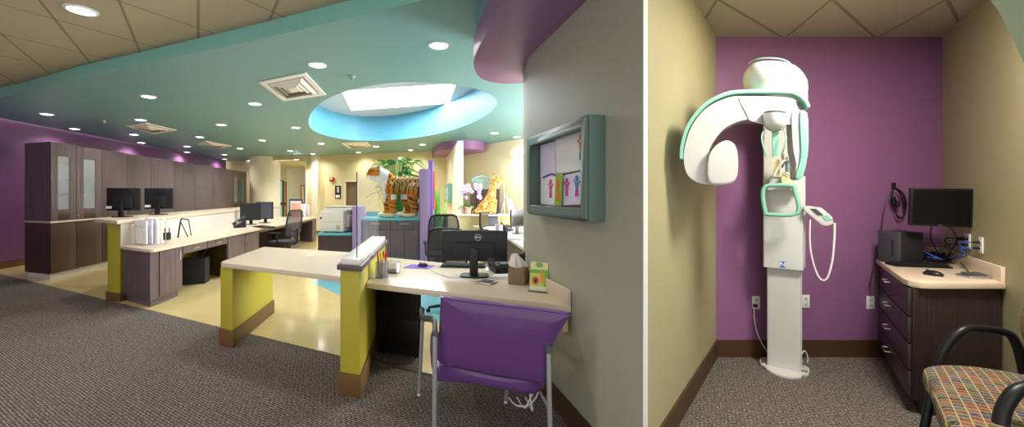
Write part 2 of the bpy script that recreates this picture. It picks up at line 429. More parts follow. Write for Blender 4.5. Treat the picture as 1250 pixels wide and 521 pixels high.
# cream back walls with the curved column and the corridor
b1 = [(pw[2][0], 17.0), (X(310, 17), 17.0)]
wall_strip('wall_back', [(-12.2, 17.0), (X(312, 17), 17.0)], 0, HC, m_cream, label='cream back wall beyond the tall dark cabinets', cat='wall', **ST)
cc = (X(324, 15.2), 15.2)
MB().lathe([(.52, 0), (.52, HC)], (cc[0], cc[1], 0), n=48).build('wall_column', m_cream2, label='round cream column beside the corridor opening', cat='column', **ST)
cor = [(X(333, 17.5), 17.5), (X(352, 21), 21), (X(374, 19), 19), (X(375, 14.9), 14.9)]
mb = MB(); mb.prism([(X(325, 19.5), 19.5), (X(352, 19.5), 19.5), (X(352, 19.7), 19.7), (X(325, 19.7), 19.7)], 0, 2.8)
mb.prism([(X(350, 19.5), 19.5), (X(373, 17.4), 17.4), (X(373, 17.6), 17.6), (X(350, 19.8), 19.8)], 0, 2.8)
mb.build('wall_corridor', m_cream, label='cream wall at the end of the corridor', cat='wall', **ST)
MB().prism([(X(318, 15.5), 15.5), (X(374, 14.75), 14.75), (X(385, 20.5), 20.5), (X(318, 20.5), 20.5)], 2.75, 2.80).build('ceiling_corridor', m_cream, label='lower cream ceiling over the corridor', cat='ceiling', **ST)
MB().prism([(X(318, 15), 15), (X(374, 14.72), 14.72), (X(374, 14.8), 14.8), (X(318, 15.1), 15.1)], 2.80, HC).build('wall_header', m_cream, label='cream header above the corridor opening', cat='wall', **ST)
wL = (X(374, 14.7), 14.7); wR = (X(566, 12.8), 12.8)
def bw(u):                        # point of the back wall seen at u
    k = (u - UX) / FL; d = (wR[0]-wL[0], wR[1]-wL[1])
    t = (k * wL[1] - wL[0]) / (d[0] - k * d[1]); return Vector((wL[0] + d[0]*t, wL[1] + d[1]*t))
mb = MB()
n_ = Vector((-(wR[1]-wL[1]), wR[0]-wL[0])).normalized()
def seg(mb, u0, u1, z0, z1, t=.15, o=0): a, b = bw(u0), bw(u1); mb.prism([a - n_*o, b - n_*o, b + n_ * t, a + n_ * t], z0, z1)
dh = H(220, bw(428).y)
seg(mb, 374, 421, 0, HC); seg(mb, 437, 566, 0, HC); seg(mb, 421, 437, dh, HC)
mb.build('wall_back_cream', m_cream, label='cream back wall behind the copier and the toy tiger', cat='wall', **ST)
mb = MB(); seg(mb, 384, 391.5, 0, HC, o=.16, t=0); mb.build('wall_pilaster', m_cream2, label='slim cream pilaster on the back wall left of the copier', cat='column', **ST)
mb = MB(); seg(mb, 384, 396, 0, .12, o=.18, t=-.16); mb.build('baseboard_back', m_brown, label='brown base at the foot of the slim pilaster', cat='baseboard', **ST)
t = thing('door_1', (bw(429).x, bw(429).y, 0), 'brown door standing in a white frame in the cream back wall', 'door'); t['kind'] = 'structure'
mb = MB(); seg(mb, 421.8, 436.5, 0, dh - .05, t=.09, o=-.05); mb.build('door_leaf', m_brownpanel, t)
mb = MB(); seg(mb, 420.6, 421.8, 0, dh, o=.03, t=.02); seg(mb, 436.5, 437.6, 0, dh, o=.03, t=.02); seg(mb, 420.6, 437.6, dh - .05, dh, o=.03, t=.02); mb.build('door_frame', m_cream2, t)
mb = MB(); a = bw(434.5); mb.ell((a.x, a.y - .0, .95), .035, 8); mb.build('door_handle', m_steel, t)
# corridor doors
def cordoor(name, u0, u1, Z, v0, label, glass):
    x0, x1 = X(u0, Z), X(u1, Z); h = H(v0, Z)
    t = thing(name, ((x0+x1)/2, Z, 0), label, 'door'); t['kind'] = 'structure'; w = x1 - x0; f = w * .16
    mb = MB(); mb.box((x0, Z-.05, 0), (x0+f, Z, h)); mb.box((x1-f, Z-.05, 0), (x1, Z, h)); mb.box((x0+f, Z-.05, h-f), (x1-f, Z, h)); mb.box((x0+f, Z-.05, 0), (x1-f, Z, .25)); mb.box((x0+f, Z-.05, 1.0), (x1-f, Z, 1.12)); mb.build('door_leaf', mat('door_wood', '7a5030', .5) if 'door_wood' not in MATS else MATS['door_wood'], t, bevel=.004)
    mb = MB(); mb.box((x0+f, Z-.03, .25), (x1-f, Z-.02, h-f)); mb.build('door_pane', glass, t)
m_gpane = mat('green_lit_glass', '4aa888', .2, var=.6, scale=5, emis='8fd8b8', es=.5)
cordoor('door_2', 338.5, 346.5, 17.3, 220, 'green glazed door at the left of the corridor end', m_gpane)
cordoor('door_3', 346.5, 350, 17.1, 222, 'wooden door standing open next to the green glazed door', m_cream)
cordoor('door_4', 367.5, 373, 16.2, 226, 'narrow wooden door at the right side of the corridor', m_cream)
# stub wall, soffit and bright side
stubA, stubB, stubC = (X(543, 14), 14.0), (X(559, 9.1), 9.1), (X(565.5, 9.05), 9.05)
MB().prism([stubA, stubB, stubC, (X(560, 14), 14.0)], 0, HC - .22).build('wall_stub', m_cream2, label='free-standing cream wall stub under the far mauve soffit', cat='wall', **ST)
far = [F(a, b, 2.72) for a, b in ((527, 193), (533, 186.5), (545, 182.5), (562, 181.5), (580, 182), (591, 184), (590, 189), (577, 194), (566, 199), (527, 199))]
MB().prism(sm2(far, 4), 2.72, HC).build('ceiling_soffit_far', m_mauve, label='small rounded mauve ceiling soffit over the cream wall stub', cat='soffit', **ST)
wall_strip('wall_bright', [(X(557, 12.7), 12.7), (X(592, 11.4), 11.4), (X(648, 10.0), 10.0), (3.3, 9.0)], 0, HC, m_cream2, label='bright cream wall behind the toy giraffe', cat='wall', **ST)
lw = [(X(560, 9.0), 9.0), (1.6, 8.9), (1.6, 9.15), (X(561, 9.15), 9.15)]
MB().prism(lw, 0, .97).build('wall_ledge', m_cream, label='cream half wall carrying the giraffe and the orchid', cat='wall', **ST)
MB().prism([(X(559.5, 8.9), 8.85), (1.6, 8.75), (1.6, 9.35), (X(560, 9.3), 9.35)], .97, 1.0).build('trim_2', m_white, label='white ledge along the top of the far half wall', cat='ledge', bevel=.004, **ST)
# right end of the reception, out of sight: wall with a daylight window
mb = MB(); mb.box((3.3, 3.6, 0), (3.42, 5.0, HC)); mb.box((3.3, 8.2, 0), (3.42, 9.2, HC)); mb.box((3.3, 5, 0), (3.42, 8.2, .9)); mb.box((3.3, 5, 2.6), (3.42, 8.2, HC))
mb.build('wall_right_end', m_cream2, label='cream wall with a window at the right end of the reception', cat='wall', **ST)
t = thing('window_1', (3.36, 6.6, .9), 'daylit window in the right end wall', 'window'); t['kind'] = 'structure'
MB().box((3.35, 5.05, .95), (3.37, 8.15, 2.55)).build('window_pane', m_sky, t)
mb = MB()
for a, b in (((3.3, 5, .9), (3.42, 5.05, 2.6)), ((3.3, 8.15, .9), (3.42, 8.2, 2.6)), ((3.3, 6.57, .9), (3.42, 6.63, 2.6)), ((3.3, 5, .9), (3.42, 8.2, .95)), ((3.3, 5, 2.55), (3.42, 8.2, 2.6))): mb.box(a, b)
mb.build('window_frame', m_white, t)

# ---- partition between the two rooms
MB().prism([P1, P2, BL, (BL[0], BL[1]+.16), (PC[0], BL[1]+.16), PC], 0, HT).build('wall_partition', m_khaki, label='khaki grey wall with the picture frame, between reception and x-ray room', cat='wall', **ST)
d = (Vector(P2) - Vector(P1)).normalized(); nrm = Vector((d.y, -d.x)) * .004
MB().prism([Vector(P1), Vector(P1) + nrm, Vector(P2) + nrm, Vector(P2)], 0, HT).build('trim_3', m_white, label='white painted end face of the wall between the two rooms', cat='trim', **ST)
dl = (Vector(P2) - Vector(BL)).normalized(); nl = Vector((-dl.y, dl.x)) 
if nl.x < 0: nl = -nl
MB().prism([Vector(P2) + dl*.0, Vector(BL), Vector(BL) + nl*.006, Vector(P2) + nl*.006], 0, HR + .02).build('wall_xray_left', m_khaki2, label='olive beige left wall of the x-ray room', cat='wall', **ST)
MB().prism([Vector(P2)+nl*.006, Vector(BL)+nl*.006, Vector(BL) + nl*.022, Vector(P2) + nl*.022], 0, .15).build('baseboard_xray_left', m_brown2, label='dark brown base along the left wall of the x-ray room', cat='baseboard', **ST)
wn = Vector((-.964, -.264))
MB().prism([Vector(P1), Vector(PC), Vector(PC)+wn*.014, Vector(P1)+wn*.014], 0, .15).build('baseboard_right', m_brown2, label='dark brown base below the picture frame wall', cat='baseboard', **ST)

# ---- ceilings of the reception
edge_px = [(-60, 130), (3, 118), (55, 106), (100, 94.5), (160, 82), (220, 69), (270, 58), (320, 47), (380, 33), (440, 19), (505, 3), (560, -14), (620, -36), (690, -70)]
edge = [F(u, v, HC) for u, v in edge_px]
edge = [(-9.3, 6.3), (-8.8, 6.15)] + edge[1:] + [(wallx(2.2), 2.15)]
es_ = sm2(edge, 4, closed=False)
wing = MB()
el = sm2([F(u, v, HC) for u, v in ((377, 146), (381, 158), (400, 166), (430, 171), (470, 171.5), (520, 166), (560, 156), (590, 143), (604, 131), (606, 121), (590, 111), (560, 104.5), (520, 100.5), (480, 101), (440, 107), (405, 118), (385, 131))], 4)
def holed(name, outer, inner, z, m, **tg):
    bm = bmesh.new(); ed = []
    for L_ in (outer, inner):
        vs = [bm.verts.new((p[0], p[1], z)) for p in L_]
        ed += [bm.edges.new((vs[i], vs[(i+1) % len(vs)])) for i in range(len(vs))]
    bmesh.ops.triangle_fill(bm, use_beauty=True, edges=ed)
    for f in bm.faces:
        if f.normal.z > 0: f.normal_flip()
    mb = MB(); mb.bm.free(); mb.bm = bm
    return mb.build(name, m, **tg)
outer = es_ + [PC, (PC[0], 3.6), (3.36, 3.6), (3.36, 9.0), (2.0, 9.6), (X(592, 11.4), 11.5), (X(566, 12.8), 12.9), (wL[0], 14.8), (X(318, 15), 15.05), (X(300, 17), 17.0), (-11.7, 17.05), (-11.6, 16.8)]
holed('ceiling_turquoise', outer, el, HC, m_turq, label='large turquoise ceiling over the reception desks', cat='ceiling', **ST)
mb = MB()
for i in range(len(es_) - 1):
    a, b = es_[i], es_[i+1]; mb.add([(a[0], a[1], HC-.001), (b[0], b[1], HC-.001), (b[0], b[1], HT+.01), (a[0], a[1], HT+.01)], [(0, 1, 2, 3)])
bmesh.ops.remove_doubles(mb.bm, verts=mb.bm.verts, dist=1e-5)
mb.build('trim_4', m_turq2, label='curved turquoise edge of the dropped ceiling', cat='trim', **ST)
# skylight well
WT = 3.62
n = len(el); cx_ = sum(p[0] for p in el)/n; cy_ = sum(p[1] for p in el)/n
mb = MB()
for i in range(n):
    a, b = el[i], el[(i+1) % n]; mb.add([(a[0], a[1], HC), (b[0], b[1], HC), (b[0], b[1], WT), (a[0], a[1], WT)], [(0, 1, 2, 3)])
bmesh.ops.remove_doubles(mb.bm, verts=mb.bm.verts, dist=1e-5)
mb.build('ceiling_well', m_blue, label='oval sky blue well below the skylight', cat='ceiling', **ST)
sq = [F(u, v, WT) for u, v in ((417, 111), (557, 102), (548, 126), (429, 135))]
holed('ceiling_well_top', [(cx_ + (p[0]-cx_)*1.01, cy_ + (p[1]-cy_)*1.01) for p in el], sq, WT, m_well, label='pale grey top of the skylight well', cat='ceiling', **ST)
t = thing('window_2', (cx_, cy_, WT), 'bright skylight in the top of the oval blue well', 'skylight'); t['kind'] = 'structure'
mb = MB(); mb.add([(p[0], p[1], WT + .25) for p in sq], [(0, 1, 2, 3)]); mb.build('window_pane', m_sky, t)
mb = MB()
for i in range(4):
    a, b = sq[i], sq[(i+1) % 4]; mb.add([(a[0], a[1], WT), (b[0], b[1], WT), (b[0], b[1], WT + .26), (a[0], a[1], WT + .26)], [(0, 1, 2, 3)])
mb.build('window_frame', m_white, t)
# tiled ceiling in front of the curve
g1 = Vector((X(242, 1.0), 1.0)).normalized(); g2 = Vector((X(842, 1.0), 1.0)).normalized()
n1 = Vector((-g1.y, g1.x)); n2 = Vector((-g2.y, g2.x))
def fam(nv, pxs, h):
    ds = [nv.dot(Vector(F(u, v, h))) for u, v in pxs]; sp = (ds[-1] - ds[0]) / (len(ds) - 1); return (nv.x, nv.y, ds[0], abs(sp))
f1 = fam(n1, [(50, 3), (145, 3), (242, 3)], HT); f2 = fam(n2, [(4, 6), (150, 3)], HT)
m_tile = grid_mat('ceiling_tile', 'b9ad92', '8c8168', [f1, f2], .022)
MB().prism([(-9.2, -1.6)] + [(-9.2, 6.2)] + es_[2:] + [(P1[0], P1[1]), (P1[0], -1.6)], HT, HT + .04).build('ceiling_tiled', m_tile, label='beige tiled ceiling in front of the turquoise curve', cat='ceiling', **ST)
# near mauve soffit
HS = 2.57
nearp = [F(a, b, HS) for a, b in ((660, -120), (612, 3), (594, 40), (581, 66), (578, 80), (584, 93), (598, 100), (620, 102.5), (648, 101))]
nearp = sm2(nearp, 4, closed=False) + [(PC[0], PC[1] + .5), (PC[0], PC[1]), (wallx(1.5), 1.5)]
MB().prism(nearp, HS, HS + .2).build('ceiling_soffit_near', m_mauve, label='large mauve ceiling soffit at the top of the picture frame wall', cat='soffit', bevel=.006, **ST)
MB().prism([(.12 + (p[0]-.12)*.93, p[1] + .01) if p[1] > 1.6 else p for p in nearp], HS+.2, HC).build('ceiling_soffit_riser', m_turq, label='turquoise riser joining the near soffit to the ceiling', cat='soffit', **ST)

# ---------------------------------------------------------------- room shell, right: x-ray room
MB().box((BL[0]-.05, BL[1], 0), (BR[0]+.2, BL[1]+.14, HR+.05)).build('wall_xray_back', m_purple2, label='plum purple back wall of the x-ray room', cat='wall', **ST)
MB().box((BL[0], BL[1]-.016, 0), (BR[0], BL[1], .15)).build('baseboard_xray_back', m_brown2, label='dark brown base along the plum wall', cat='baseboard', **ST)
Zn = .9
MB().prism([BR, (rwx(Zn), Zn), (rwx(Zn)+.2, Zn), (BR[0]+.2, BR[1])], 0, HR+.05).build('wall_xray_right', m_khaki2, label='olive beige right wall of the x-ray room', cat='wall', **ST)
MB().prism([BR, (rwx(Zn), Zn), (rwx(Zn)-.014, Zn), (BR[0]-.014, BR[1])], 0, .15).build('baseboard_xray_right', m_brown2, label='dark brown base along the right wall of the x-ray room', cat='baseboard', **ST)
def dirn(a, b):
    d = (Vector(F(*b, HR)) - Vector(F(*a, HR))).normalized(); return Vector((-d.y, d.x))
nA = dirn((883.6, 3.5), (950, 42.6)); nB = dirn((1010, 3.5), (963, 42.6))
fA = (nA.x, nA.y, nA.dot(Vector(F(883.6, 3.5, HR))), abs(nA.dot(Vector(F(1021, 3.6, HR))) - nA.dot(Vector(F(883.6, 3.5, HR)))))
fB = (nB.x, nB.y, nB.dot(Vector(F(1010, 3.5, HR))), abs(nB.dot(Vector(F(1147, 3.6, HR))) - nB.dot(Vector(F(1010, 3.5, HR)))))
m_tile2 = grid_mat('xray_ceiling_tile', 'b0a692', '857b68', [fA, fB], .022)
MB().prism([P2, BL, BR, (rwx(Zn), Zn), (.85, Zn)], HR, HR + .04).build('ceiling_xray', m_tile2, label='beige tiled ceiling of the x-ray room with diagonal grid', cat='ceiling', **ST)
# pale curved bulkhead at the upper right
Zb = 1.55
bp = [loc(frame((0, Zb + .12, 0)), u, v) for u, v in ((1207, -3), (1218, 12), (1229, 33), (1240, 56), (1250, 78), (1270, 130), (1300, 200), (1340, 200), (1340, -3))]
MB().vprism(bp, Zb, Zb + .12).build('wall_bulkhead', mat('pale_green_paint', '9aa690', .5), label='pale green curved edge of the opening at the upper right', cat='wall', **ST)
LAMP, SKYL, WIN, XR, WORLD, EXPO = 52, 90, 480, 60, 1.15, .38
# ---------------------------------------------------------------- left: fitted furniture
V2 = lambda p: Vector((p[0], p[1]))
A0 = Vector(F(62, 335, .1)); A0 = Vector((-7.49, 6.54)); A1 = Vector((-9.73, 15.3)); AL = Vector((-8.22, 6.78))
cd = (A1 - A0).normalized(); cw = AL - A0; L = (A1 - A0).length
def cp(s, d): return A0 + cd * s + cw.normalized() * d
DW = cw.length
def cprism(mb, s0, s1, d0, d1, z0, z1): mb.prism([cp(s0, d0), cp(s1, d0), cp(s1, d1), cp(s0, d1)], z0, z1)
# stretch positions along the run from the picture
def s_at(u):
    k = (u - UX) / FL; return (k * A0.y - A0.x) / (cd.x - k * cd.y)
ub = [54.5, 93, 124.5, 155, 184, 212, 238, 262, 283, 293, 301]
t = thing('base_cabinet', (*cp(L/2, DW/2), 0), 'long low dark laminate cabinet run on a white plinth by the purple wall', 'cabinet')
mb = MB(); cprism(mb, 0, L, 0.02, DW, .1, .97); mb.build('body', m_woodb, t, bevel=.003)
mb = MB(); cprism(mb, .06, L, .1, DW - .02, 0, .1); mb.build('plinth', m_white, t)
mb = MB(); cprism(mb, -.01, L + .01, -.02, DW, .97, 1.0); mb.build('worktop', m_top, t, bevel=.004)
for i in range(0, 10):
    s0 = 0 if i == 0 else s_at(ub[i]); s1 = s_at(ub[i+1]); mb = MB(); cprism(mb, s0 + .006, s1 - .006, 0, .02, .12, .95); d_ = mb.build('door', m_woodb, t, bevel=.002)
t = thing('upper_cabinet', (*cp(L/2, DW/2), 1.0), 'long tall dark laminate upper cabinet with glass doors at both ends', 'cabinet')
mb = MB()
cprism(mb, 0, .025, .02, DW, 1.0, 2.36); 
sg = s_at(124.5); se = s_at(283)
cprism(mb, 0.02, sg, .02, DW, 2.33, 2.36); cprism(mb, 0.02, sg, .02, DW, 1.0, 1.03); cprism(mb, 0.02, sg, DW - .03, DW, 1.03, 2.33)
cprism(mb, sg, se, .02, DW, 1.0, 2.36)
cprism(mb, se, L, .02, DW, 2.33, 2.36); cprism(mb, se, L, .02, DW, 1.0, 1.03); cprism(mb, se, L, DW - .03, DW, 1.03, 2.33); cprism(mb, L - .025, L, .02, DW, 1.0, 2.36)
mb.build('body', m_wood, t)
mb = MB(); cprism(mb, 0.03, sg, DW - .04, DW - .031, 1.03, 2.33); cprism(mb, se, L - .03, DW - .04, DW - .031, 1.03, 2.33); mb.split('back_panel', m_paper, t)
for i in range(10):
    s0 = 0 if i == 0 else s_at(ub[i]); s1 = s_at(ub[i+1])
    if i in (0, 1, 8, 9):
        w = s1 - s0; f = w * .27; mb = MB()
        cprism(mb, s0 + .006, s0 + f, 0, .02, 1.01, 2.35); cprism(mb, s1 - f, s1 - .006, 0, .02, 1.01, 2.35)
        cprism(mb, s0 + f, s1 - f, 0, .02, 1.01, 1.2); cprism(mb, s0 + f, s1 - f, 0, .02, 2.13, 2.35)
        d_ = mb.build('door', m_wood, t, bevel=.002)
        mb = MB(); cprism(mb, s0 + f, s1 - f, .008, .013, 1.2, 2.13); mb.build('door_pane', m_glassdoor, d_)
        mb = MB(); c = cp(s1 - .04 if i % 2 == 0 else s0 + .04, -.012); mb.ell((c.x, c.y, 1.07), .014, 8); mb.build('knob', m_steel, d_)
    else:
        mb = MB(); cprism(mb, s0 + .004, s1 - .004, 0, .02, 1.01, 2.35); mb.build('door', m_wood, t, bevel=.002)
for z in (1.42, 1.72, 2.02):
    mb = MB(); cprism(mb, .03, sg, .04, DW - .04, z, z + .012); mb.build('shelf', m_glassdoor, t)
# things seen through the glass doors
for k, (s, z, w, h, m, lb) in enumerate(((.3, 1.03, .16, .1, 'green_box', 'low green box on the bottom shelf behind the first glass door'), (.75, 1.03, .15, .06, 'blue_tray', 'flat blue tray on the bottom shelf behind the second glass door'),
      (.32, 1.43, .2, .05, 'green_tray', 'thin green tray on the middle shelf behind the first glass door'), (.85, 1.43, .2, .04, 'aqua_tray', 'thin aqua tray on the middle shelf behind the second glass door'))):
    hexc = {'green_box': '3a8a4a', 'blue_tray': '3060a8', 'green_tray': '5aa070', 'aqua_tray': '5ab0b8'}[m]
    mb = MB(); cprism(mb, s, s + w, .2, .4, z, z + h); mb.build('storage_box' if 'box' in m else 'tray', mat(m, hexc, .5), bevel=.006, label=lb, cat='box' if 'box' in m else 'tray', group='items in the glass cabinets')

# half wall with the raised counter
E0 = Vector((-5.03, 5.22)); sl = Vector((-.25, 1)).normalized()
HWl = 7.4
def hw(s, d): return E0 + sl * s + Vector((-.28, .1)).normalized() * d
def hprism(mb, s0, s1, d0, d1, z0, z1): mb.prism([hw(s0, d0), hw(s1, d0), hw(s1, d1), hw(s0, d1)], z0, z1)
mb = MB(); hprism(mb, 0, HWl, .012, .29, 0, 1.055); mb.build('wall_counter', m_lime, label='lime green half wall carrying the raised reception counter', cat='wall', bevel=.008, **ST)
mb = MB(); hprism(mb, -.02, .8, -.012, .31, 0, .12); mb.build('baseboard_counter', m_brown, label='brown base around the end of the raised counter half wall', cat='baseboard', bevel=.004, **ST)
mb = MB(); hprism(mb, .005, HWl, -.006, .012, .74, 1.055); mb.build('wall_splash', m_splash, label='pale laminate splash panel behind the long desk', cat='panel', **ST)
T0 = Vector((-4.98, 5.12)); T1 = Vector((-5.68, 5.5)); e_ = sl * 7.5
mb = MB(); mb.prism([T0, T0 + e_, T1 + e_, T1], 1.06, 1.11)
mb.build('counter_top', m_top, label='long pale raised counter top on the lime half wall', cat='counter', bevel=.008)

# long desk
D0 = Vector((-4.284, 4.84)); DL = Vector((-5.10, 5.26)); D1 = Vector((-5.52, 12.24)); DR = Vector((-6.84, 12.24))
dd = (D1 - D0).normalized(); dw = (DL - D0).normalized()
def dp(s, d): return D0 + dd * s + dw * d
def ds_at(u): k = (u - UX) / FL; return (k * D0.y - D0.x) / (dd.x - k * dd.y)
def dprism(mb, s0, s1, d0, d1, z0, z1): mb.prism([dp(s0, d0), dp(s1, d0), dp(s1, d1), dp(s0, d1)], z0, z1)
rc = [D0 + (DL - D0).normalized() * .16, D0 + (DL - D0).normalized() * .05 + dd * .02, D0 + dd * .06 + (DL-D0).normalized()*.0, D0 + dd * .18]
mb = MB(); mb.prism([DL] + rc + [D1, DR], .72, .76)
t = thing('reception_desk', (*dp(3, .4), 0), 'long dark laminate desk with a pale top below the raised counter', 'desk')
mb.build('desktop', m_top, t, bevel=.005)
Ld = (D1 - D0).length; DD = .86
s1_, s2_, s3_, s4_, s5_, s6_, s7_ = [ds_at(u) for u in (225, 247.5, 280, 318, 357, 367.5, 383)]
mb = MB(); dprism(mb, .03, s1_, .06, DD, .1, .72); dprism(mb, .08, s1_ - .04, .12, DD, 0, .1); mb.build('end_cabinet', m_wood, t, bevel=.003)
mb = MB(); dprism(mb, s3_, s4_, .06, DD, .1, .72); dprism(mb, s3_ + .02, s4_ - .02, .14, DD, 0, .1); mb.build('middle_cabinet', m_wood, t, bevel=.003)
mb = MB(); dprism(mb, s3_ - .03, s3_ - .002, .06, DD, 0, .72); mb.build('side_panel', m_woodb, t)
mb = MB(); dprism(mb, s5_, s6_, .06, DD, .0, .72); mb.build('pedestal', m_wood, t, bevel=.003)
mb = MB(); dprism(mb, s7_, Ld - .02, .06, DD, .0, .72); mb.build('pedestal', m_wood, t, bevel=.003)
mb = MB(); dprism(mb, s6_, s7_, DD - .1, DD-.07, .0, .72); dprism(mb, s4_, s5_, DD - .1, DD-.07, 0, .72); mb.build('modesty_panel', m_woodk, t)
mb = MB(); dprism(mb, s6_, s7_, .06, .1, .66, .72); dprism(mb, s4_, s5_, .06, .1, .66, .72); mb.build('apron', m_wood, t)
def handle(mb, p, along, z, ln, vertical=False, out=None, r=.006):
    o = out if out is not None else Vector((-dw.x, -dw.y)); 
    if vertical: P = [(p.x, p.y, z - ln/2), (p.x + o.x*.03, p.y + o.y*.03, z - ln/2 + .01), (p.x + o.x*.03, p.y + o.y*.03, z + ln/2 - .01), (p.x, p.y, z + ln/2)]
    else:
        a = p - along * ln/2; b = p + along * ln/2; P = [(a.x, a.y, z), (a.x + o.x*.03, a.y + o.y*.03, z), (b.x + o.x*.03, b.y + o.y*.03, z), (b.x, b.y, z)]
    mb.tube(P, r, 6)
sm_ = ds_at(255)
for a, b in ((s1_, sm_), (sm_, s3_)):
    mb = MB(); dprism(mb, a + .01, b - .01, .045, .5, .6, .715); d_ = mb.build('drawer', m_wood, t, bevel=.003)
    mb = MB(); handle(mb, dp((a+b)/2, .045), dd, .655, .16); mb.build('handle', m_steel, d_)
sh = (s3_ + s4_) / 2
for a, b, hs in ((s3_, sh, sh - .06), (sh, s4_, sh + .06)):
    mb = MB(); dprism(mb, a + .008, b - .008, .045, .06, .12, .71); d_ = mb.build('door', m_wood, t, bevel=.002)
    mb = MB(); handle(mb, dp(hs, .045), dd, .6, .14, True); mb.build('handle', m_steel, d_)
mb = MB(); dprism(mb, .2, s1_ - .01, .045, .06, .12, .71); d_ = mb.build('door', m_wood, t, bevel=.002)
mb = MB(); handle(mb, dp(s1_ - .07, .045), dd, .6, .14, True); mb.build('handle', m_steel, d_)

# computer case under the long desk
def boxcomp(name, M, w, d, h, label, **kw):
    t = thing(name, M.translation, label, 'computer', kw.get('group'))
    MB(M).box((-w/2, -d/2, 0.01), (w/2, d/2, h)).build('case', m_black2, t, bevel=.006)
    mb = MB(M); mb.box((-w/2 + .008, -d/2 - .008, .02), (w/2 - .008, -d/2, h - .01)); mb.build('front_panel', m_grey, t, bevel=.003)
    mb = MB(M); mb.box((-w/2 + .02, -d/2 - .012, h - .09), (w/2 - .02, -d/2 - .007, h - .06)); mb.box((-w/2 + .02, -d/2 - .012, h - .05), (w/2 - .02, -d/2 - .007, h - .03)); mb.build('drive_bay', m_black, t)
    mb = MB(M)
    for x in (-w/2 + .02, w/2 - .02):
        for y in (-d/2 + .03, d/2 - .03): mb.cbox((x, y, .005), (.025, .025, .01))
    mb.split('foot', m_black, t)
    return t
pq = Vector(F(236, 349)); 
boxcomp('computer_tower', frame((-4.93, 6.3, .0), math.radians(-72)), .2, .48, .42, 'black computer tower on the floor under the long desk')
mb = MB()
for k in range(3):
    a = Vector((-5.15 + .1*k, 6.35 + .12*k, .42)); mb.tube([a, a + Vector((.05, .05, .12)), a + Vector((-.12, .15, .16)), a + Vector((-.16, .3, .29))], .006, 6, sub=5)
tag(mb.build('cable', m_black), 'thin black cables rising behind the tower under the long desk', 'cable')

# peninsula desk
PD = [Vector(p) for p in (F(267.6, 320, .8), F(322, 301, .8), (-1.33, 4.28), (-1.17, 3.055))]
t = thing('peninsula_desk', (-2.1, 3.8, 0), 'empty pale desk top spanning between the two lime green half walls', 'desk')
r0 = PD[0]; a_ = (PD[3]-r0).normalized(); b_ = (PD[1]-r0).normalized()
mb = MB(); mb.prism([r0 + b_*.07, r0 + b_*.015 + a_*.015, r0 + a_*.07, PD[3], PD[2], PD[1]], .755, .8); mb.build('desktop', m_top, t, bevel=.006)
g = Vector(F(378, 312, .8)); MB().lathe([(.035, 0), (.038, .003), (.03, .005)], (g.x, g.y, .8), 20).build('cable_grommet', m_white, t)
W1 = [F(269, 420), F(284, 424), F(345.5, 375), (-2.86, 4.78)]; W1[2] = (-2.69, 4.74)
mb = MB(); mb.prism(W1, 0, .753); mb.build('wall_desk_left', m_lime, label='lime green half wall holding the left end of the empty desk', cat='wall', bevel=.012, **ST)
def grow(P, g):
    c = sum((Vector(p) for p in P), Vector((0, 0))) / len(P); n = len(P); out = []
    A = sum(P[i][0]*P[(i+1) % n][1] - P[(i+1) % n][0]*P[i][1] for i in range(n)); sgn = 1 if A > 0 else -1
    for i in range(n):
        p = Vector(P[i]); a = (p - Vector(P[i-1])).normalized(); b = (Vector(P[(i+1) % n]) - p).normalized()
        na = Vector((a.y, -a.x)) * sgn; nb = Vector((b.y, -b.x)) * sgn; m_ = (na + nb); m_ = m_ / max(.35, m_.length_squared) * 2
        out.append(p + m_ * g)
    return out
mb = MB(); mb.prism(grow(W1, .014), 0, .16); mb.build('baseboard_desk_left', m_brown, label='brown base around the left lime half wall', cat='baseboard', bevel=.006, **ST)
# near half wall with ledge and glass
W2 = [Vector(F(415, 480)), Vector(F(439, 485)), Vector((-1.193, 4.34)), Vector((-1.36, 4.36))]
mb = MB(); mb.prism(W2, 0, .905); mb.build('wall_desk_right', m_lime, label='lime green half wall between the empty desk and the computer desk', cat='wall', bevel=.014, **ST)
mb = MB(); mb.prism(grow(W2, .014), 0, .16); mb.build('baseboard_desk_right', m_brown, label='brown base around the right lime half wall', cat='baseboard', bevel=.006, **ST)
t = thing('ledge_cap', (*W2[0], .905), 'white ledge with a dark grey rim on top of the near lime half wall', 'ledge')
mb = MB(); mb.prism(grow(W2, .02), .905, .945); mb.build('rim', mat('taupe_rim', '5d4f50', .4), t, bevel=.006)
mb = MB(); mb.prism(grow(W2, -.004), .945, .985); mb.build('ledge_top', m_splash, t, bevel=.004)
g0 = Vector((-1.0, 2.86)); g1_ = Vector((-1.268, 4.31)); gt = 1.62
gp = Vector((.004, 0))
t = thing('glass_screen', (g0.x, g0.y, .985), 'clear glass screen standing on the white ledge in front of the toy tiger', 'screen')
MB().prism([g0, g0 + gp, g1_ + gp, g1_], .985, gt).build('pane', m_glass, t)
mb = MB(); mb.prism([g0 - Vector((.002, .006)), g0 + gp + Vector((.002, -.006)), g0 + gp, g0], .985, gt); mb.build('polished_edge', m_glassedge, t)

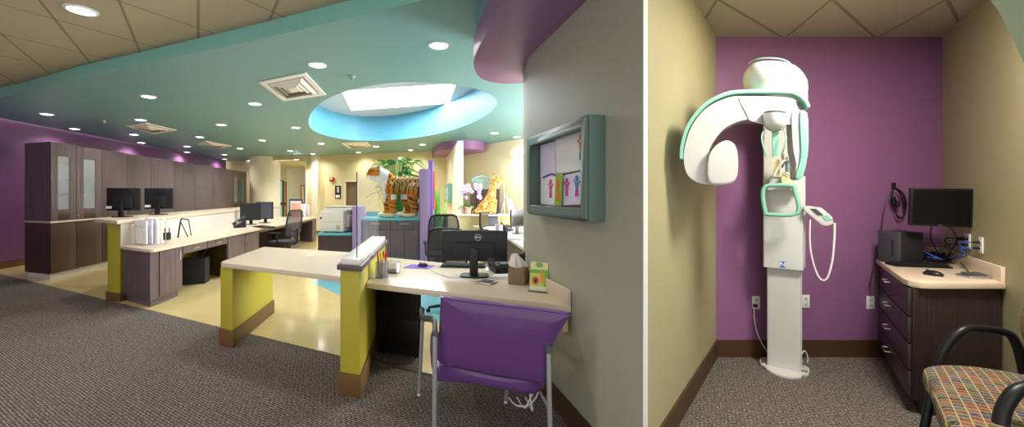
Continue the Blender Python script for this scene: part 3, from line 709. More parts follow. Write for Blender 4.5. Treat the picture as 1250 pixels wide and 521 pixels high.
# computer desk by the picture wall
ND = [Vector((-.985, 3.03)), Vector((.495, 2.40)), Vector((.30, 3.12)), Vector((.30, 3.5)), Vector((-1.185, 4.3))]
t = thing('computer_desk', (-.3, 3.3, 0), 'pale laminate desk with the computer between the lime half wall and the picture wall', 'desk')
mb = MB(); mb.prism(ND, .715, .76); mb.build('desktop', m_top, t, bevel=.006)
wv = (ND[2]-ND[1]).normalized(); wnn = Vector((-wv.y, wv.x))
mb = MB(); mb.prism([ND[1], ND[2], ND[2] + wnn*.02, ND[1] + wnn*.02], .76, .86); mb.build('backsplash', m_top, t, bevel=.004)
mb = MB(); mb.prism([ND[1] + wnn*.02, ND[2] + wnn*.02, ND[2] + wnn*.05, ND[1] + wnn*.05], .60, .715); mb.build('wall_cleat', m_topedge, t)
mb = MB(); mb.prism([ND[2]+Vector((-.04,.1)), ND[2]+Vector((0,.1)), ND[3]+Vector((0,-.05)), ND[3]+Vector((-.04,-.05))], 0, .715); mb.prism([ND[4]+Vector((.0,-.25)), ND[4]+Vector((.04,-.25)), ND[4]+Vector((.04,-.04)), ND[4]+Vector((0,-.04))], 0, .715); mb.split('support_panel', m_topedge, t)
# black file cabinet under it
fa, fb = Vector((-1.03, 3.50)), Vector(F(514, 441)); fd = Vector((-.12, .5))
t = thing('file_cabinet', (fa.x, fa.y, 0), 'black file cabinet under the computer desk beside the lime half wall', 'cabinet')
mb = MB(); mb.prism([fa, fb, fb + fd, fa + fd], .03, .69); mb.build('body', m_black2, t, bevel=.006)
fn = (fb-fa).normalized(); fo = Vector((fn.y, -fn.x))
for z0, z1 in ((.05, .35), (.37, .67)):
    mb = MB(); mb.prism([fa + fn*.02, fb - fn*.02, fb - fn*.02 + fo*.012, fa + fn*.02 + fo*.012], z0, z1); mb.build('drawer', m_black, t, bevel=.004)
mb = MB(); mb.prism([fa + fn*.13 + fo*.013, fa + fn*.2 + fo*.013, fa + fn*.2 + fo*.016, fa + fn*.13 + fo*.016], .66, .69); mb.build('yellow_label', m_yellow, t)
mb = MB()
for q in (fa + fn*.05 + fd*.1, fb - fn*.05 + fd*.1, fb - fn*.05 + fd*.9, fa + fn*.05 + fd*.9): mb.ell((q.x, q.y, .018), (.02, .02, .018), 8)
mb.split('caster', m_black, t)

# framed children's drawings
t = thing('picture_frame', (wallx(2.4), 2.4, 1.6), 'sage green shadow box frame of crayon drawings hung on the khaki wall', 'picture frame')
a = Vector((wallx(2.03), 2.03)); b = Vector((wallx(2.9), 2.9)); wl = (b - a).length; fdv = (b - a).normalized(); fn_ = Vector((-fdv.y, fdv.x))
if fn_.x > 0: fn_ = -fn_
MF = Matrix(((fdv.x, fn_.x, 0, a.x), (fdv.y, fn_.y, 0, a.y), (0, 0, 1, 1.312), (0, 0, 0, 1)))
fh = .56; bw_ = .055
mb = MB(MF)
for (x0, x1, z0, z1) in ((0, bw_*.7, 0, fh), (wl - bw_, wl, 0, fh), (bw_*.7, wl - bw_, 0, bw_), (bw_*.7, wl - bw_, fh - bw_, fh)): mb.box((x0, 0.002, z0), (x1, .095, z1))
mb.build('outer_frame', m_frame, t, bevel=.004)
mb = MB(MF); e = bw_
for (x0, x1, z0, z1, y0, y1) in ((.012, e+.012, .012, fh-.012, .095, .108), (wl-e-.012, wl-.012, .012, fh-.012, .095, .108), (e+.012, wl-e-.012, .012, e+.012, .095, .108), (e+.012, wl-e-.012, fh-e-.012, fh-.012, .095, .108)): mb.box((x0, y0, z0), (x1, y1, z1))
mb.build('moulding', m_frame, t, bevel=.005, seg=3)
MB(MF).box((.03, .003, .03), (wl-.03, .012, fh-.03)).build('backing_board', mat('cork', 'a08a60', .9, var=.3, scale=80), t)
def fl(name, x0, x1, z0, z1, y, m, par=t, rot=0): 
    mb = MB(MF); c = ((x0+x1)/2, y, (z0+z1)/2); mb.cbox((0, 0, 0), (x1-x0, .001, z1-z0), Matrix.Translation(c) @ Ry(rot)); return mb.build(name, m, par)
pp = [fl('drawing', .10, .55, .28, .52, .03, m_paper, rot=2), fl('drawing', .50, .80, .07, .29, .034, m_paper, rot=-1), fl('drawing', .08, .50, .08, .27, .032, m_paper2, rot=3), fl('drawing', .56, .82, .27, .5, .028, m_paper2)]
m_pk = mat('crayon_pink', 'd8508c', .8); m_cg = mat('crayon_green', '3a9a78', .8); m_co = mat('crayon_orange', 'd88048', .8); m_cb = mat('crayon_blue', '6088b8', .8)
def figure(cx, cz, s, c1, c2, y, par):
    mb = MB(MF); mb.lathe([(.2*s, 0), (.2*s, .002)], (0, 0, 0), 12, Matrix.Translation((cx, y, cz + .75*s)) @ Rx(-90)); 
    mb.vprism([(cx-.22*s, cz+.5*s), (cx+.22*s, cz+.5*s), (cx+.12*s, cz+.1*s), (cx-.12*s, cz+.1*s)], y, y+.002)
    mb.tube([(cx-.1*s, y, cz+.45*s), (cx-.4*s, y, cz+.6*s)], .04*s, 5); mb.tube([(cx+.1*s, y, cz+.45*s), (cx+.4*s, y, cz+.65*s)], .04*s, 5); mb.build('crayon_figure', c1, par)
    mb = MB(MF); mb.tube([(cx-.08*s, y, cz+.1*s), (cx-.12*s, y, cz-.3*s)], .05*s, 5); mb.tube([(cx+.08*s, y, cz+.1*s), (cx+.12*s, y, cz-.3*s)], .05*s, 5); mb.build('crayon_legs', c2, par)
figure(.2, .38, .12, m_co, m_cg, .033, pp[0]); figure(.62, .15, .1, m_pk, m_pk, .037, pp[1]); figure(.25, .16, .1, m_cb, m_pk, .035, pp[2]); figure(.38, .16, .09, m_pk, m_pk, .036, pp[2])
mb = MB(MF); mb.tube([(.5, .036, .25), (.6, .036, .28), (.75, .036, .262)], .008, 5, sub=3); mb.build('purple_scribble', m_lpurple, pp[1])
c_ = fl('picture_card', .42, .52, .07, .28, .05, mat('card_green', '9ab83c', .5, var=.4, scale=14), rot=-6)
mb = MB(MF); mb.ell((.47, .052, .13), (.03, .002, .03), 10); mb.ell((.48, .052, .2), (.022, .002, .04), 10); mb.build('orange_patch', m_orange, c_)
# ---------------------------------------------------------------- tiger counter, copier, posts
CZ = 7.0
def zone(u0, u1, Z0, Z1): return [(X(u0, Z0), Z0), (X(u1, Z0), Z0), (X(u1, Z0) - .22*(Z1-Z0), Z1), (X(u0, Z0) - .22*(Z1-Z0), Z1)]
zt = zone(442, 512, CZ, CZ + .75)
t = thing('display_cabinet', (X(477, CZ), CZ, 0), 'dark laminate cabinet with a turquoise top carrying the toy tiger', 'cabinet')
mb = MB(); mb.prism(zt, .1, .99); z2 = zone(443.5, 510.5, CZ + .08, CZ + .7); mb.prism(z2, 0, .1); mb.build('body', m_wood, t)
mb = MB(); mb.prism([(zt[0][0]-.01, zt[0][1]-.03), (zt[1][0]+.0, zt[1][1]-.03), zt[2], zt[3]], .99, 1.03); mb.prism([(zt[3][0]+.02, zt[3][1]-.03), (zt[2][0], zt[2][1]-.03), zt[2], zt[3]], 1.03, 1.12); mb.build('worktop', m_turqtop, t, bevel=.004)
us = [443, 460, 477, 494, 511.5]
for k in range(2):
    a, b = X(us[2*k], CZ), X(us[2*k+2], CZ)
    mb = MB(); mb.box((a+.005, CZ-.018, .82), (b-.005, CZ, .98)); d_ = mb.build('drawer', m_wood, t, bevel=.002)
    mb = MB(); c = (a+b)/2; mb.tube([(c-.07, CZ-.02, .93), (c-.07, CZ-.045, .93), (c+.07, CZ-.045, .93), (c+.07, CZ-.02, .93)], .006, 6); mb.build('handle', m_steel, d_)
for k in range(4):
    a, b = X(us[k], CZ), X(us[k+1], CZ)
    mb = MB(); mb.box((a+.004, CZ-.018, .12), (b-.004, CZ, .81)); d_ = mb.build('door', m_wood, t, bevel=.002)
    c = b - .035 if k % 2 == 0 else a + .035
    if k in (0, 1):
        mb = MB(); mb.tube([(c, CZ-.02, .60), (c, CZ-.045, .61), (c, CZ-.045, .73), (c, CZ-.02, .74)], .006, 6); mb.build('handle', m_steel, d_)
def post(u0, u1, Z0, dep, h, label, m=m_post):
    t = thing('lilac_post', (X((u0+u1)/2, Z0), Z0, 0), label, 'post', 'lilac posts beside the tiger cabinet')
    z = zone(u0, u1, Z0, Z0 + dep); MB().prism(z, .12, h).build('panel', m, t, bevel=.006)
    MB().prism(grow(z, .012), 0, .12).build('base', m_brown, t)
post(512.5, 525, 6.9, .85, H(206, 6.9), 'tall lilac panel at the right end of the tiger cabinet')
post(430, 440.5, 6.95, .8, H(252, 6.95), 'low lilac panel between copier and tiger cabinet')
zc = zone(388, 430, 7.05, 7.75)
t = thing('copier_cabinet', (X(409, 7.05), 7.05, 0), 'low dark cabinet with a turquoise top under the copier', 'cabinet')
MB().prism(zc, .0, .71).build('body', m_woodb, t)
MB().prism([(zc[0][0]-.01, zc[0][1]-.02), (zc[1][0], zc[1][1]-.02), zc[2], zc[3]], .71, .75).build('worktop', m_turqtop, t, bevel=.004)
# copier
M = frame((X(411.5, 7.3), 7.45, .75), math.radians(-8))
t = thing('copier', M.translation, 'large cream office copier standing on the low turquoise-topped cabinet', 'copier')
s_ = 7.3/FL
MB(M).box((-.26, -.28, .02), (.22, .25, .40)).build('body', m_offw, t, bevel=.02)
MB(M).box((-.2, -.24, .40), (.27, .22, .455)).build('scanner', m_offw, t, bevel=.015)
MB(M).box((-.17, -.22, .455), (.26, .2, .49)).build('lid', m_offg, t, bevel=.015)
MB(M).box((.22, -.2, .1), (.29, .1, .32)).build('paper_tray', m_offg, t, bevel=.006)
MB(M).box((-.22, -.285, .2), (.18, -.279, .205)).build('seam', m_offg, t)
MB(M).box((.08, -.286, .06), (.15, -.28, .14)).build('grille', m_offg, t)
MB(M).box((-.24, -.286, .25), (-.215, -.28, .29)).build('switch', m_black, t)
mb = MB(M)
for x in (-.2, .16):
    for y in (-.2, .2): mb.cbox((x, y, .01), (.05, .05, .02))
mb.split('foot', m_offg, t)
# door sign, alarm
def wallthing(u, v, off=.0): p = bw(u); return Vector((p.x, p.y, H(v, p.y)))
ang = math.atan2(wR[1]-wL[1], wR[0]-wL[0])
p = wallthing(406, 219); M = frame(p, ang) @ Matrix.Diagonal((.8, .8, .8, 1))
t = thing('fire_alarm', p, 'small red fire alarm on the cream back wall', 'alarm')
MB(M).box((-.11, -.09, -.1), (.11, -.02, .1)).build('housing', m_red, t, bevel=.012); MB(M).box((-.06, -.105, -.01), (.06, -.085, .06)).build('strobe', m_white, t, bevel=.01)
p = wallthing(413, 234.5); M = frame(p, ang)
t = thing('door_sign', p, 'small black and white sign beside the brown door', 'sign')
MB(M).box((-.12, -.03, -.24), (.12, -.02, .24)).build('plate', m_black, t, bevel=.004)
mb = MB(M); mb.box((-.09, -.034, -.2), (.09, -.03, -.1)); mb.box((-.03, -.034, -.02), (-.005, -.03, .14)); mb.ell((-.0175, -.032, .17), (.025, .003, .025), 8); mb.box((.02, -.034, -.02), (.05, -.03, .14)); mb.ell((.035, -.032, .17), (.025, .003, .025), 8); mb.build('symbols', m_white, t)
p = (X(294, 16.98), 16.98, H(250, 17)); t = thing('light_switch', p, 'white light switch plate on the cream wall past the tall cabinets', 'switch')
MB().cbox((p[0], p[1]-.02, p[2]), (.16, .02, .24)).build('plate', m_outlet, t, bevel=.006); MB().cbox((p[0], p[1]-.035, p[2]), (.05, .02, .08)).build('toggle', m_white, t)
for k, (u, v) in enumerate(((626, 188), (640, 189))):
    Zb_ = 11.4 + (u - 592) / 56 * -1.4 - .1; pp_ = Vector((X(u, Zb_), Zb_, H(v, Zb_))); M = frame(pp_, -.55)
    t = thing('wall_plate', pp_, ('square white wall box on the bright wall, the left one', 'square white wall box on the bright wall, the right one')[k], 'wall box', 'white boxes high on the bright wall')
    MB(M).box((-.07, -.04, -.07), (.07, 0.02, .07)).build('housing', m_cream2, t, bevel=.01); MB(M).box((-.03, -.06, -.03), (.03, -.048, .03)).build('lens', m_offg, t)

# ---------------------------------------------------------------- toy tiger
TZ = 7.33; TM = frame((X(479, TZ), TZ, 1.03), 0)
def TL(u, v, b=0): x, z = loc(TM, u, v, b); return Vector((x, b, z))
FR_, BK = -.13, .13
def up(vv): return vv - 2.2
mb = MB(TM)
mb.chain([TL(505, 226, 0), TL(497, 226, 0), TL(486, 226, 0), TL(477, 226, 0), TL(470, 222, 0)], [.165, .165, .16, .185, .14], 16)
mb.ell(TL(504, 229, 0), (.16, .17, .19))
mb.chain([TL(472, 219, 0), TL(465, 213, 0)], [.16, .13], 16)
mb.ell(TL(459, 211, 0), (.16, .15, .135)); mb.ell(TL(452.5, 214.0, 0), (.085, .075, .06)); mb.ell(TL(455, 218, 0), (.08, .07, .045)); mb.ell(TL(463, 215.5, -.08), (.07, .05, .08)); mb.ell(TL(463, 215.5, .08), (.07, .05, .08))
mb.ell(TL(463, 204.2, -.08), (.045, .025, .045)); mb.ell(TL(463, 204.2, .08), (.045, .025, .045))
for b, ft in ((FR_, 0), (BK, -6)):
    mb.chain([TL(478 + ft, 228, b), TL(479 + ft, 242, b), TL(479.5 + ft, 256, b), TL(479 + ft, 259, b)], [.105, .085, .07, .07], 12)
    mb.ell(TL(475 + ft, 0, b) * 0 + Vector((TL(475 + ft, 250, b).x, b, .045)), (.14, .075, .055))
for b, ft in ((FR_, 0), (BK, -8)):
    mb.chain([TL(506 + ft, 232, b), TL(503 + ft, 244, b), TL(506.5 + ft, 253, b), TL(505.5 + ft, 259, b)], [.15, .1, .075, .07], 12)
    mb.ell(Vector((TL(500 + ft, 250, b).x, b, .045)), (.14, .075, .05))
mb.chain([TL(511, 226, .06), TL(514, 236, .12), TL(512, 250, .2), TL(506, 262, .25)], [.04, .035, .03, .03], 8)
hx = TL(459.5, 211).x; muz = TL(452.5, 214).x; hz = TL(459.5, 211).z
TI = TM.inverted(); legx = [TL(479, 240, FR_).x, TL(473, 240, BK).x]; bellyz = TL(490, 239).z; chx = TL(473, 225).x; backx = TL(505, 230).x; pawz = .09
nr = random.Random(3)
def tcol(w, n):
    p = TI @ w; x, y, z = p
    org_, wh, bk, tan = 'd07f2c', 'efe9dc', '241c18', 'a88a58'
    if z < .075: return 'e6d6b4' 
    wob = .02 * math.sin(31*z + 7*y) + .015 * math.sin(53*z + 3)
    if x < hx + .10:                                   # head
        if x < muz + .02 and z > hz - .07: return 'd2691e' if z > hz - .045 else wh
        if z < hz - .06: return wh
        if abs(((x*1.0 + abs(y)*.8 + wob) * 26) % 1 - .5) < .16 and z > hz: return bk
        if z > hz + .06: return 'c8a060'
        return org_
    nearleg = abs(x - legx[0] - .03) < .12 and y < -.02
    if x < chx + .05 and z > bellyz - .12 and not (nearleg and z < bellyz + .2):
        if x < chx - .03 + .25*(z - bellyz): return wh
    if z > bellyz + .03 and x > chx - .02:
        s_ = ((x + wob*.8 + .12*(z - bellyz)*(1 if x < chx+.3 else -1)) * 11.5) % 1
        if s_ < .23: return bk if z > bellyz + .06 else '5a3c22'
        return 'b08a55' if z > bellyz + .1 and x > chx + .13 else org_
    if chx + .12 < x < backx - .13 and z > bellyz - .07: return wh
    s_ = ((z + .3*(x - legx[0]) + wob*.6) * 11) % 1
    if s_ < .22 and z > .13 and n.x > -.6: return bk
    return org_ if x < chx + .25 else 'bd7c35'
t = thing('toy_tiger', TM.translation, 'large plush tiger standing on the turquoise cabinet top facing left', 'toy tiger')
bd = mb.build('body', m_tiger, t, remesh=.013, smoothit=3, colour=tcol)
mb = MB(TM)
for b in (-.095, .07): 
    e = TL(455.6, 208.5, b); mb.ell((e.x, b, e.z), .016, 8)
mb.build('eye', m_black, t); mb = MB(TM); e = TL(447.6, 212.2, 0); mb.ell((e.x+.012, 0, e.z), (.02, .03, .018), 8); mb.build('nose', mat('nose_pink', '8a4a3c', .5), t)
mb = MB(TM)
for b in (-.09, .07):
    for k in range(3): e = TL(452, 215 + k*.8, b); mb.tube([(e.x, b*.7, e.z), (e.x - .08, b*1.3, e.z - .03 + k*-.01)], .002, 4)
mb.split('whisker', m_white, t)

# ---------------------------------------------------------------- leafy things
def leaf(mb, base_, dir_, ln, wd, droop=.4, rnd=random, n=5):
    d = Vector(dir_).normalized(); side = d.cross(Vector((0, 0, 1))); side = side.normalized() if side.length > .05 else Vector((1, 0, 0))
    vs = []; p = Vector(base_); 
    for i in range(n + 1):
        t_ = i / n; w_ = wd * math.sin(math.pi * min(.97, t_*.9 + .08)) ; q = Vector(base_) + d * ln * t_ + Vector((0, 0, -droop * ln * t_ * t_))
        cup = Vector((0, 0, .15 * wd))
        vs += [q - side * w_ + cup, q, q + side * w_ + cup]
    fs = []
    for i in range(n): 
        for k in range(2): a_ = i*3 + k; fs.append((a_, a_+1, a_+4, a_+3))
    mb.add(vs, fs)
def plant(name, label, cat, c, h, spread, nl, lw_, ll, potr=.12, poth=.2, m=m_leaf, seed=1, potm=None, droop=.5):
    r = random.Random(seed); t = thing(name, c, label, cat)
    M = Matrix.Translation(c)
    MB(M).lathe([(potr*.7, 0), (potr, poth), (potr*1.05, poth), (potr*1.05, poth*1.08), (potr*.9, poth*1.08), (potr*.85, poth*.95)], n=20).build('pot', potm or m_pot, t)
    ms = MB(M); ml = MB(M)
    for i in range(nl):
        a = r.uniform(0, 2*math.pi); rr = r.uniform(.2, 1) * spread; z = (r.uniform(.35, 1) if nl < 80 else r.uniform(.62, .98)) * h
        e = Vector((rr*math.cos(a), rr*math.sin(a)*.6, z)); ms.tube([(0, 0, poth*.9), (e.x*.4, e.y*.4, z*.6), e], .005, 5, sub=3)
        leaf(ml, e, (math.cos(a + r.uniform(-.5, .5)), math.sin(a)*.6, r.uniform(-.1, .7)), ll*r.uniform(.7, 1.2), lw_*r.uniform(.7, 1.2), droop)
    ms.build('stem', m, t); ml.build('foliage', m, t)
    return t
plant('potted_plant', 'big leafy green plant on the floor behind the toy tiger', 'plant', Vector((X(484, 8.4), 8.4, 0)), 2.28, .42, 110, .085, .24, potr=.22, poth=.4, seed=4, potm=m_white)
# tall purple panel art and spiky plant right of the post
Zp = 7.9
t = thing('bookcase_lamp', (X(527, Zp), Zp, 0), 'tall bright purple and orange decorative panel behind the tall lilac panel', 'panel')
MB().box((X(523.5, Zp), Zp-.06, .0), (X(529, Zp), Zp, H(196, Zp))).build('purple_panel', mat('violet_acrylic', '7c62b8', .3), t, bevel=.008)
MB().box((X(529.2, Zp), Zp-.03, H(256, Zp)), (X(531.5, Zp), Zp, H(209, Zp))).build('orange_panel', m_orange, t, bevel=.008)
t.name = 'decor_panel'
Zp = 8.1; c = Vector((X(534, Zp), Zp, 0))
t = thing('snake_plant', c, 'spiky upright green and yellow plant right of the tall lilac panel', 'plant')
MB(Matrix.Translation(c)).lathe([(.1, 0), (.13, .62), (.14, .64), (.11, .64), (.1, .6)], n=16).build('pot', mat('dark_teal_pot', '1e6a5a', .4), t)
mb = MB(Matrix.Translation(c)); r = random.Random(5)
for i in range(14):
    a = r.uniform(0, 6.28); leaf(mb, (.05*math.cos(a), .05*math.sin(a), .6), (.22*math.cos(a), .22*math.sin(a), 1), r.uniform(.45, 1.05), .035, 0, n=6)
mb.build('foliage', mat('snake_leaf', '5fae4a', .4, var=.5, scale=16), t)
t = thing('book_shelf', (X(534, 8.6), 8.6, 0), 'dark shelf unit behind the mesh office chairs', 'shelf')
o_ = bpy.data.objects.get('book_shelf')
xa, xb = X(523, 8.6), X(545, 8.6)
mb = MB(); mb.box((xa, 8.6, 0), (xa+.03, 8.9, .98)); mb.box((xb-.03, 8.6, 0), (xb, 8.9, .98)); mb.box((xa, 8.88, 0), (xb, 8.9, .98)); mb.build('carcass', m_black2, o_)
for z in (.05, .35, .65, .95): MB().box((xa+.03, 8.6, z), (xb-.03, 8.88, z+.03)).build('shelf', m_black2, o_)
o_.name = 'shelf_unit'; ORG['shelf_unit'] = Vector(o_.location)
# framed mirror on the stub wall (sage)
sv = (Vector(stubB) - Vector(stubA)).normalized()
def on_stub(u): k = (u-UX)/FL; s = (k*stubA[1]-stubA[0])/(sv.x-k*sv.y); return Vector(stubA) + sv*s
a, b = on_stub(546.5), on_stub(552); so = Vector((sv.y, -sv.x)); 
if so.x > 0: so = -so
t = thing('teal_frame', (a.x, a.y, 1.3), 'small sage green picture frame on the cream wall stub', 'picture frame')
za, zb = H(248, b.y), H(224, b.y)
MB().prism([a, b, b + so*.1, a + so*.1], za, zb).build('frame', mat('teal_frame_paint', '6f9a94', .4), t, bevel=.01)
e = (b-a).normalized()*.25
MB().prism([a + e + so*.1, b - e + so*.1, b - e + so*.105, a + e + so*.105], za+.1, zb-.1).build('picture', mat('soft_teal_print', 'a8c4c0', .4, var=.3), t)
t = thing('exit_sign', (on_stub(545).x, on_stub(545).y, 2.4), 'small red lettered exit sign high on the cream wall stub', 'sign')
c = on_stub(544.5); z = H(200, c.y)
MB().prism([c - sv*.2, c + sv*.2, c + sv*.2 + so*.06, c - sv*.2 + so*.06], z-.14, z+.14).build('sign_box', m_white, t, bevel=.01)
mt = Matrix(((-so.y * -1 if False else sv.x * -1, 0, so.x, c.x + so.x*.062), (sv.y * -1, 0, so.y, c.y + so.y*.062), (0, 1, 0, z), (0, 0, 0, 1)))
text('EXIT', .17, mt, m_red, t, bold=.004)

# ---------------------------------------------------------------- giraffe, orchid, leaf, sign on the ledge
GZ = 9.05; GM = frame((X(592, GZ), GZ, 1.0), 0)
def GL(u, v, b=0): x, z = loc(GM, u, v, b); return Vector((x, b, z))
mb = MB(GM)
mb.chain([GL(581, 259.5), GL(590, 254.5), GL(597, 247), GL(600.5, 237), GL(602, 226), GL(604, 218.5)], [.07, .15, .145, .105, .08, .075], 14)
mb.chain([GL(598, 256), GL(601, 246)], [.16, .12], 14); mb.ell(GL(590, 258.5), (.28, .16, .09))
mb.chain([GL(604.5, 217.5), GL(610, 219), GL(615.5, 220)], [.075, .055, .042], 12); mb.ell(GL(616.5, 220), (.045, .045, .04))
for b in (-.035, .035): mb.chain([GL(603.5, 214.5, b), GL(603, 211, b)], [.018, .016], 8); mb.ell(GL(603, 210.6, b), .024, 8)
for b in (-.1, .1): mb.ell(GL(601.5, 216.2, b), (.03, .06, .025), 8)
vp = [Vector((r1, r2, r3)) for r1, r2, r3 in [(random.uniform(-.5, .4), random.uniform(-.2, .2), random.uniform(-.1, 1.0)) for _ in range(1100)]]
GI = GM.inverted(); ghx = GL(608, 219).x
def gcol(w, n):
    p = GI @ w
    if p.x > ghx: return 'b98a4c' if p.z > GL(0, 219.5).z else 'd8bc88'
    ds = sorted(((p - q).length for q in vp))[:2]
    return 'dcb878' if ds[1] - ds[0] < .010 else 'b4701f'
t = thing('toy_giraffe', GM.translation, 'toy giraffe with long spotted neck on the white far ledge', 'toy giraffe')
mb.build('body', m_tiger, t, remesh=.016, smoothit=2, colour=gcol)
mb = MB(GM); mb.tube([GL(600.5, 219) , GL(599, 227), GL(597.5, 236), GL(594.5, 246)], .022, 6, sub=3); mb.build('mane', mat('mane_brown', '9a5a24', .9), t)
mb = MB(GM)
for b in (-.06, .06): e = GL(606.5, 216.5, b); mb.ell((e.x, b, e.z), .013, 8)
mb.build('eye', m_black, t)
# orchid
c = Vector((X(570.5, 9.0), 9.0, 1.0)); t = thing('potted_orchid', c, 'pale pink orchid in a terracotta pot on the far ledge', 'plant'); M = Matrix.Translation(c)
MB(M).lathe([(.07, 0), (.1, .15), (.11, .15), (.11, .18), (.09, .18), (.08, .16)], n=18).build('pot', m_pot, t)
mb = MB(M)
for a in (0, .9, 2.2, 3.1, 4.0, 5.3): leaf(mb, (0, 0, .17), (math.cos(a), math.sin(a)*.7, .7), .3, .045, .8)
mb.build('foliage', m_leaf, t)
mb = MB(M); st = [[(0, 0, .16), (-.03, 0, .38), (.02, 0, .55), (.16, -.02, .6)], [(0, 0, .16), (.05, 0, .35), (.12, 0, .5), (.28, .02, .52)]]
for s in st: mb.tube(s, .006, 5, sub=4)
mb.build('stem', m_leaf, t); mb = MB(M); r = random.Random(2)
for i in range(20):
    cx, cz = r.uniform(-.14, .32), r.uniform(.38, .68); 
    for k in range(5): a = k*1.257; mb.ell((cx + .028*math.cos(a), r.uniform(-.05, .02), cz + .028*math.sin(a)), (.026, .008, .026), 8)
mb.build('blossom', m_pink, t)
# wire leaf sculpture
M = frame((X(588, 9.15), 9.15, 1.0), 0); t = thing('wire_leaf', M.translation, 'pale blue wire leaf sculpture behind the giraffe neck', 'sculpture')
def WLp(u, v): x, z = loc(M, u, v, 0); return (x, 0, z)
o1 = [WLp(*p) for p in ((576.5, 219.5), (582, 216), (590, 215), (598, 219), (600, 225), (596, 230), (590, 230), (584, 227), (579, 223))]
mb = MB(M); mb.tube(o1, .012, 6, True, 4); mb.build('rim', mat('aqua_wire', '86c8c8', .4), t)
mb = MB(M); 
for k in range(9): 
    u = 580 + k*2.1; mb.tube([WLp(u, 216.5), WLp(u + 1.2, 222), WLp(u + 2.5, 228.5 if k > 2 else 225)], .007, 5, sub=3)
mb.tube([WLp(577, 220), WLp(588, 221), WLp(599, 226)], .009, 5, sub=3); mb.build('rib', MATS['aqua_wire'], t)
mb = MB(M); mb.tube([WLp(599, 226), (WLp(600, 240)[0], 0, .3), (WLp(598, 250)[0], 0, .02)], .01, 6, sub=3); mb.lathe([(.08, 0), (.08, .02)], (WLp(598, 250)[0], 0, 0), 16); mb.build('stand', m_steel, t)
# easel sign
M = frame((X(620, 9.0), 9.0, 1.0), 0); t = thing('easel_sign', M.translation, 'small white tabletop sign on a thin folding easel, far ledge', 'sign')
def EP(u, v, b=0): x, z = loc(M, u, v, b); return Vector((x, b, z))
m_easel = mat('easel_grey_metal', '8890a8', .35, metal=.3)
mb = MB(M)
for a, b in ((EP(617.5, 238), Vector((EP(611, 0+260).x, -.03, .01))), (EP(617.5, 238), Vector((EP(622.5, 260).x, -.03, .01))), (EP(617.5, 238), Vector((EP(628, 260).x, .12, .01)))): mb.tube([a, b], .012, 6)
mb.build('easel', m_easel, t)
mb = MB(M); a, b, c, d = EP(618, 242, -.02), EP(625, 244, -.02), EP(629, 260, -.02), EP(622, 260, -.02); mb.vprism([(a.x, a.z), (b.x, b.z), (c.x, .02), (d.x, .02)], -.05, -.035); mb.build('board', m_paper, t)
mb = MB(M)
for k in range(5): z = .08 + k*.055; x0 = EP(622, 250).x + .05 - k*.012; mb.box((x0, -.053, z), (x0 + .07, -.05, z + .018))
mb.build('print', m_cb, t)
# brown panelled bench behind ledge
Zq = 10.2; xa, xb = X(574, Zq), X(610, Zq); t = thing('wood_cabinet', (xa, Zq, 0), 'dark brown panelled cabinet standing behind the giraffe', 'cabinet')
ztop = H(230.5, Zq)
MB().box((xa, Zq, .0), (xb, Zq+.3, ztop)).build('carcass', m_woodk, t, bevel=.01)
for k in range(5): w_ = (xb-xa)/5; MB().box((xa + k*w_ + .015, Zq-.02, .05), (xa + (k+1)*w_ - .015, Zq, ztop-.04)).build('door', m_woodb, t, bevel=.004)
# arch niche trim
mb = MB(); Za = 10.6
pa = [(X(607, Za), 0, .4)] + [(X(607.5 + 4*(1-math.cos(a)), Za), 0, H(229, Za) + .12*math.sin(a)) for a in (0, .5, 1, 1.57, 2.1, 2.6, 3.14)] + [(X(615.5, Za), 0, .4)]
mb.tube([(p[0], Za, p[2]) for p in pa], .03, 6); mb.build('trim_5', m_cream, label='cream arch moulding behind the giraffe', cat='trim', **ST)

# ---------------------------------------------------------------- monitors and other reusable things
def monitor_parts(t, M, w, h, zb, back=True, tilt=0, screen_m=None, ring=False, stand=True, logo=None):
    "screen faces local -y when back is False, otherwise the back faces -y; zb = bottom of the panel"
    s = -1 if back else 1                        # direction of the screen
    Mp = M @ Matrix.Translation((0, 0, zb)) @ Rx(tilt)
    MB(Mp).box((-w/2, -.012, 0), (w/2, .022, h)).build('bezel', m_black, t, bevel=.006)
    y = .0225 if back else -.0125
    mb = MB(Mp); mb.box((-w/2 + .018, min(y, y + .001), .022), (w/2 - .018, max(y, y + .001), h - .018)); mb.build('screen', screen_m or m_screen, t)
    yb = -.012 if back else .022
    mb = MB(Mp); mb.box((-w*.3, min(yb, yb - s*-.03 if back else yb + .03), h*.12), (w*.3, max(yb, yb - .03 if back else yb + .03), h*.62)); mb.build('rear_housing', m_black2, t, bevel=.012)
    if stand:
        yo = -.05 if back else .05
        MB(M).box((-.035, yo - .015, .012), (.035, yo + .015, zb + h*.45)).build('neck', m_black, t, bevel=.006)
        MB(M).prism(rrect(.24, .17, .05, cy=yo*.4), 0, .014).build('foot', m_black, t, bevel=.004)
    return Mp
def monitor(name, M, w, h, zb, label, **kw):
    t = thing(name, M.translation, label, 'monitor', kw.pop('group', None)); Mp = monitor_parts(t, M, w, h, zb, **kw); return t, Mp
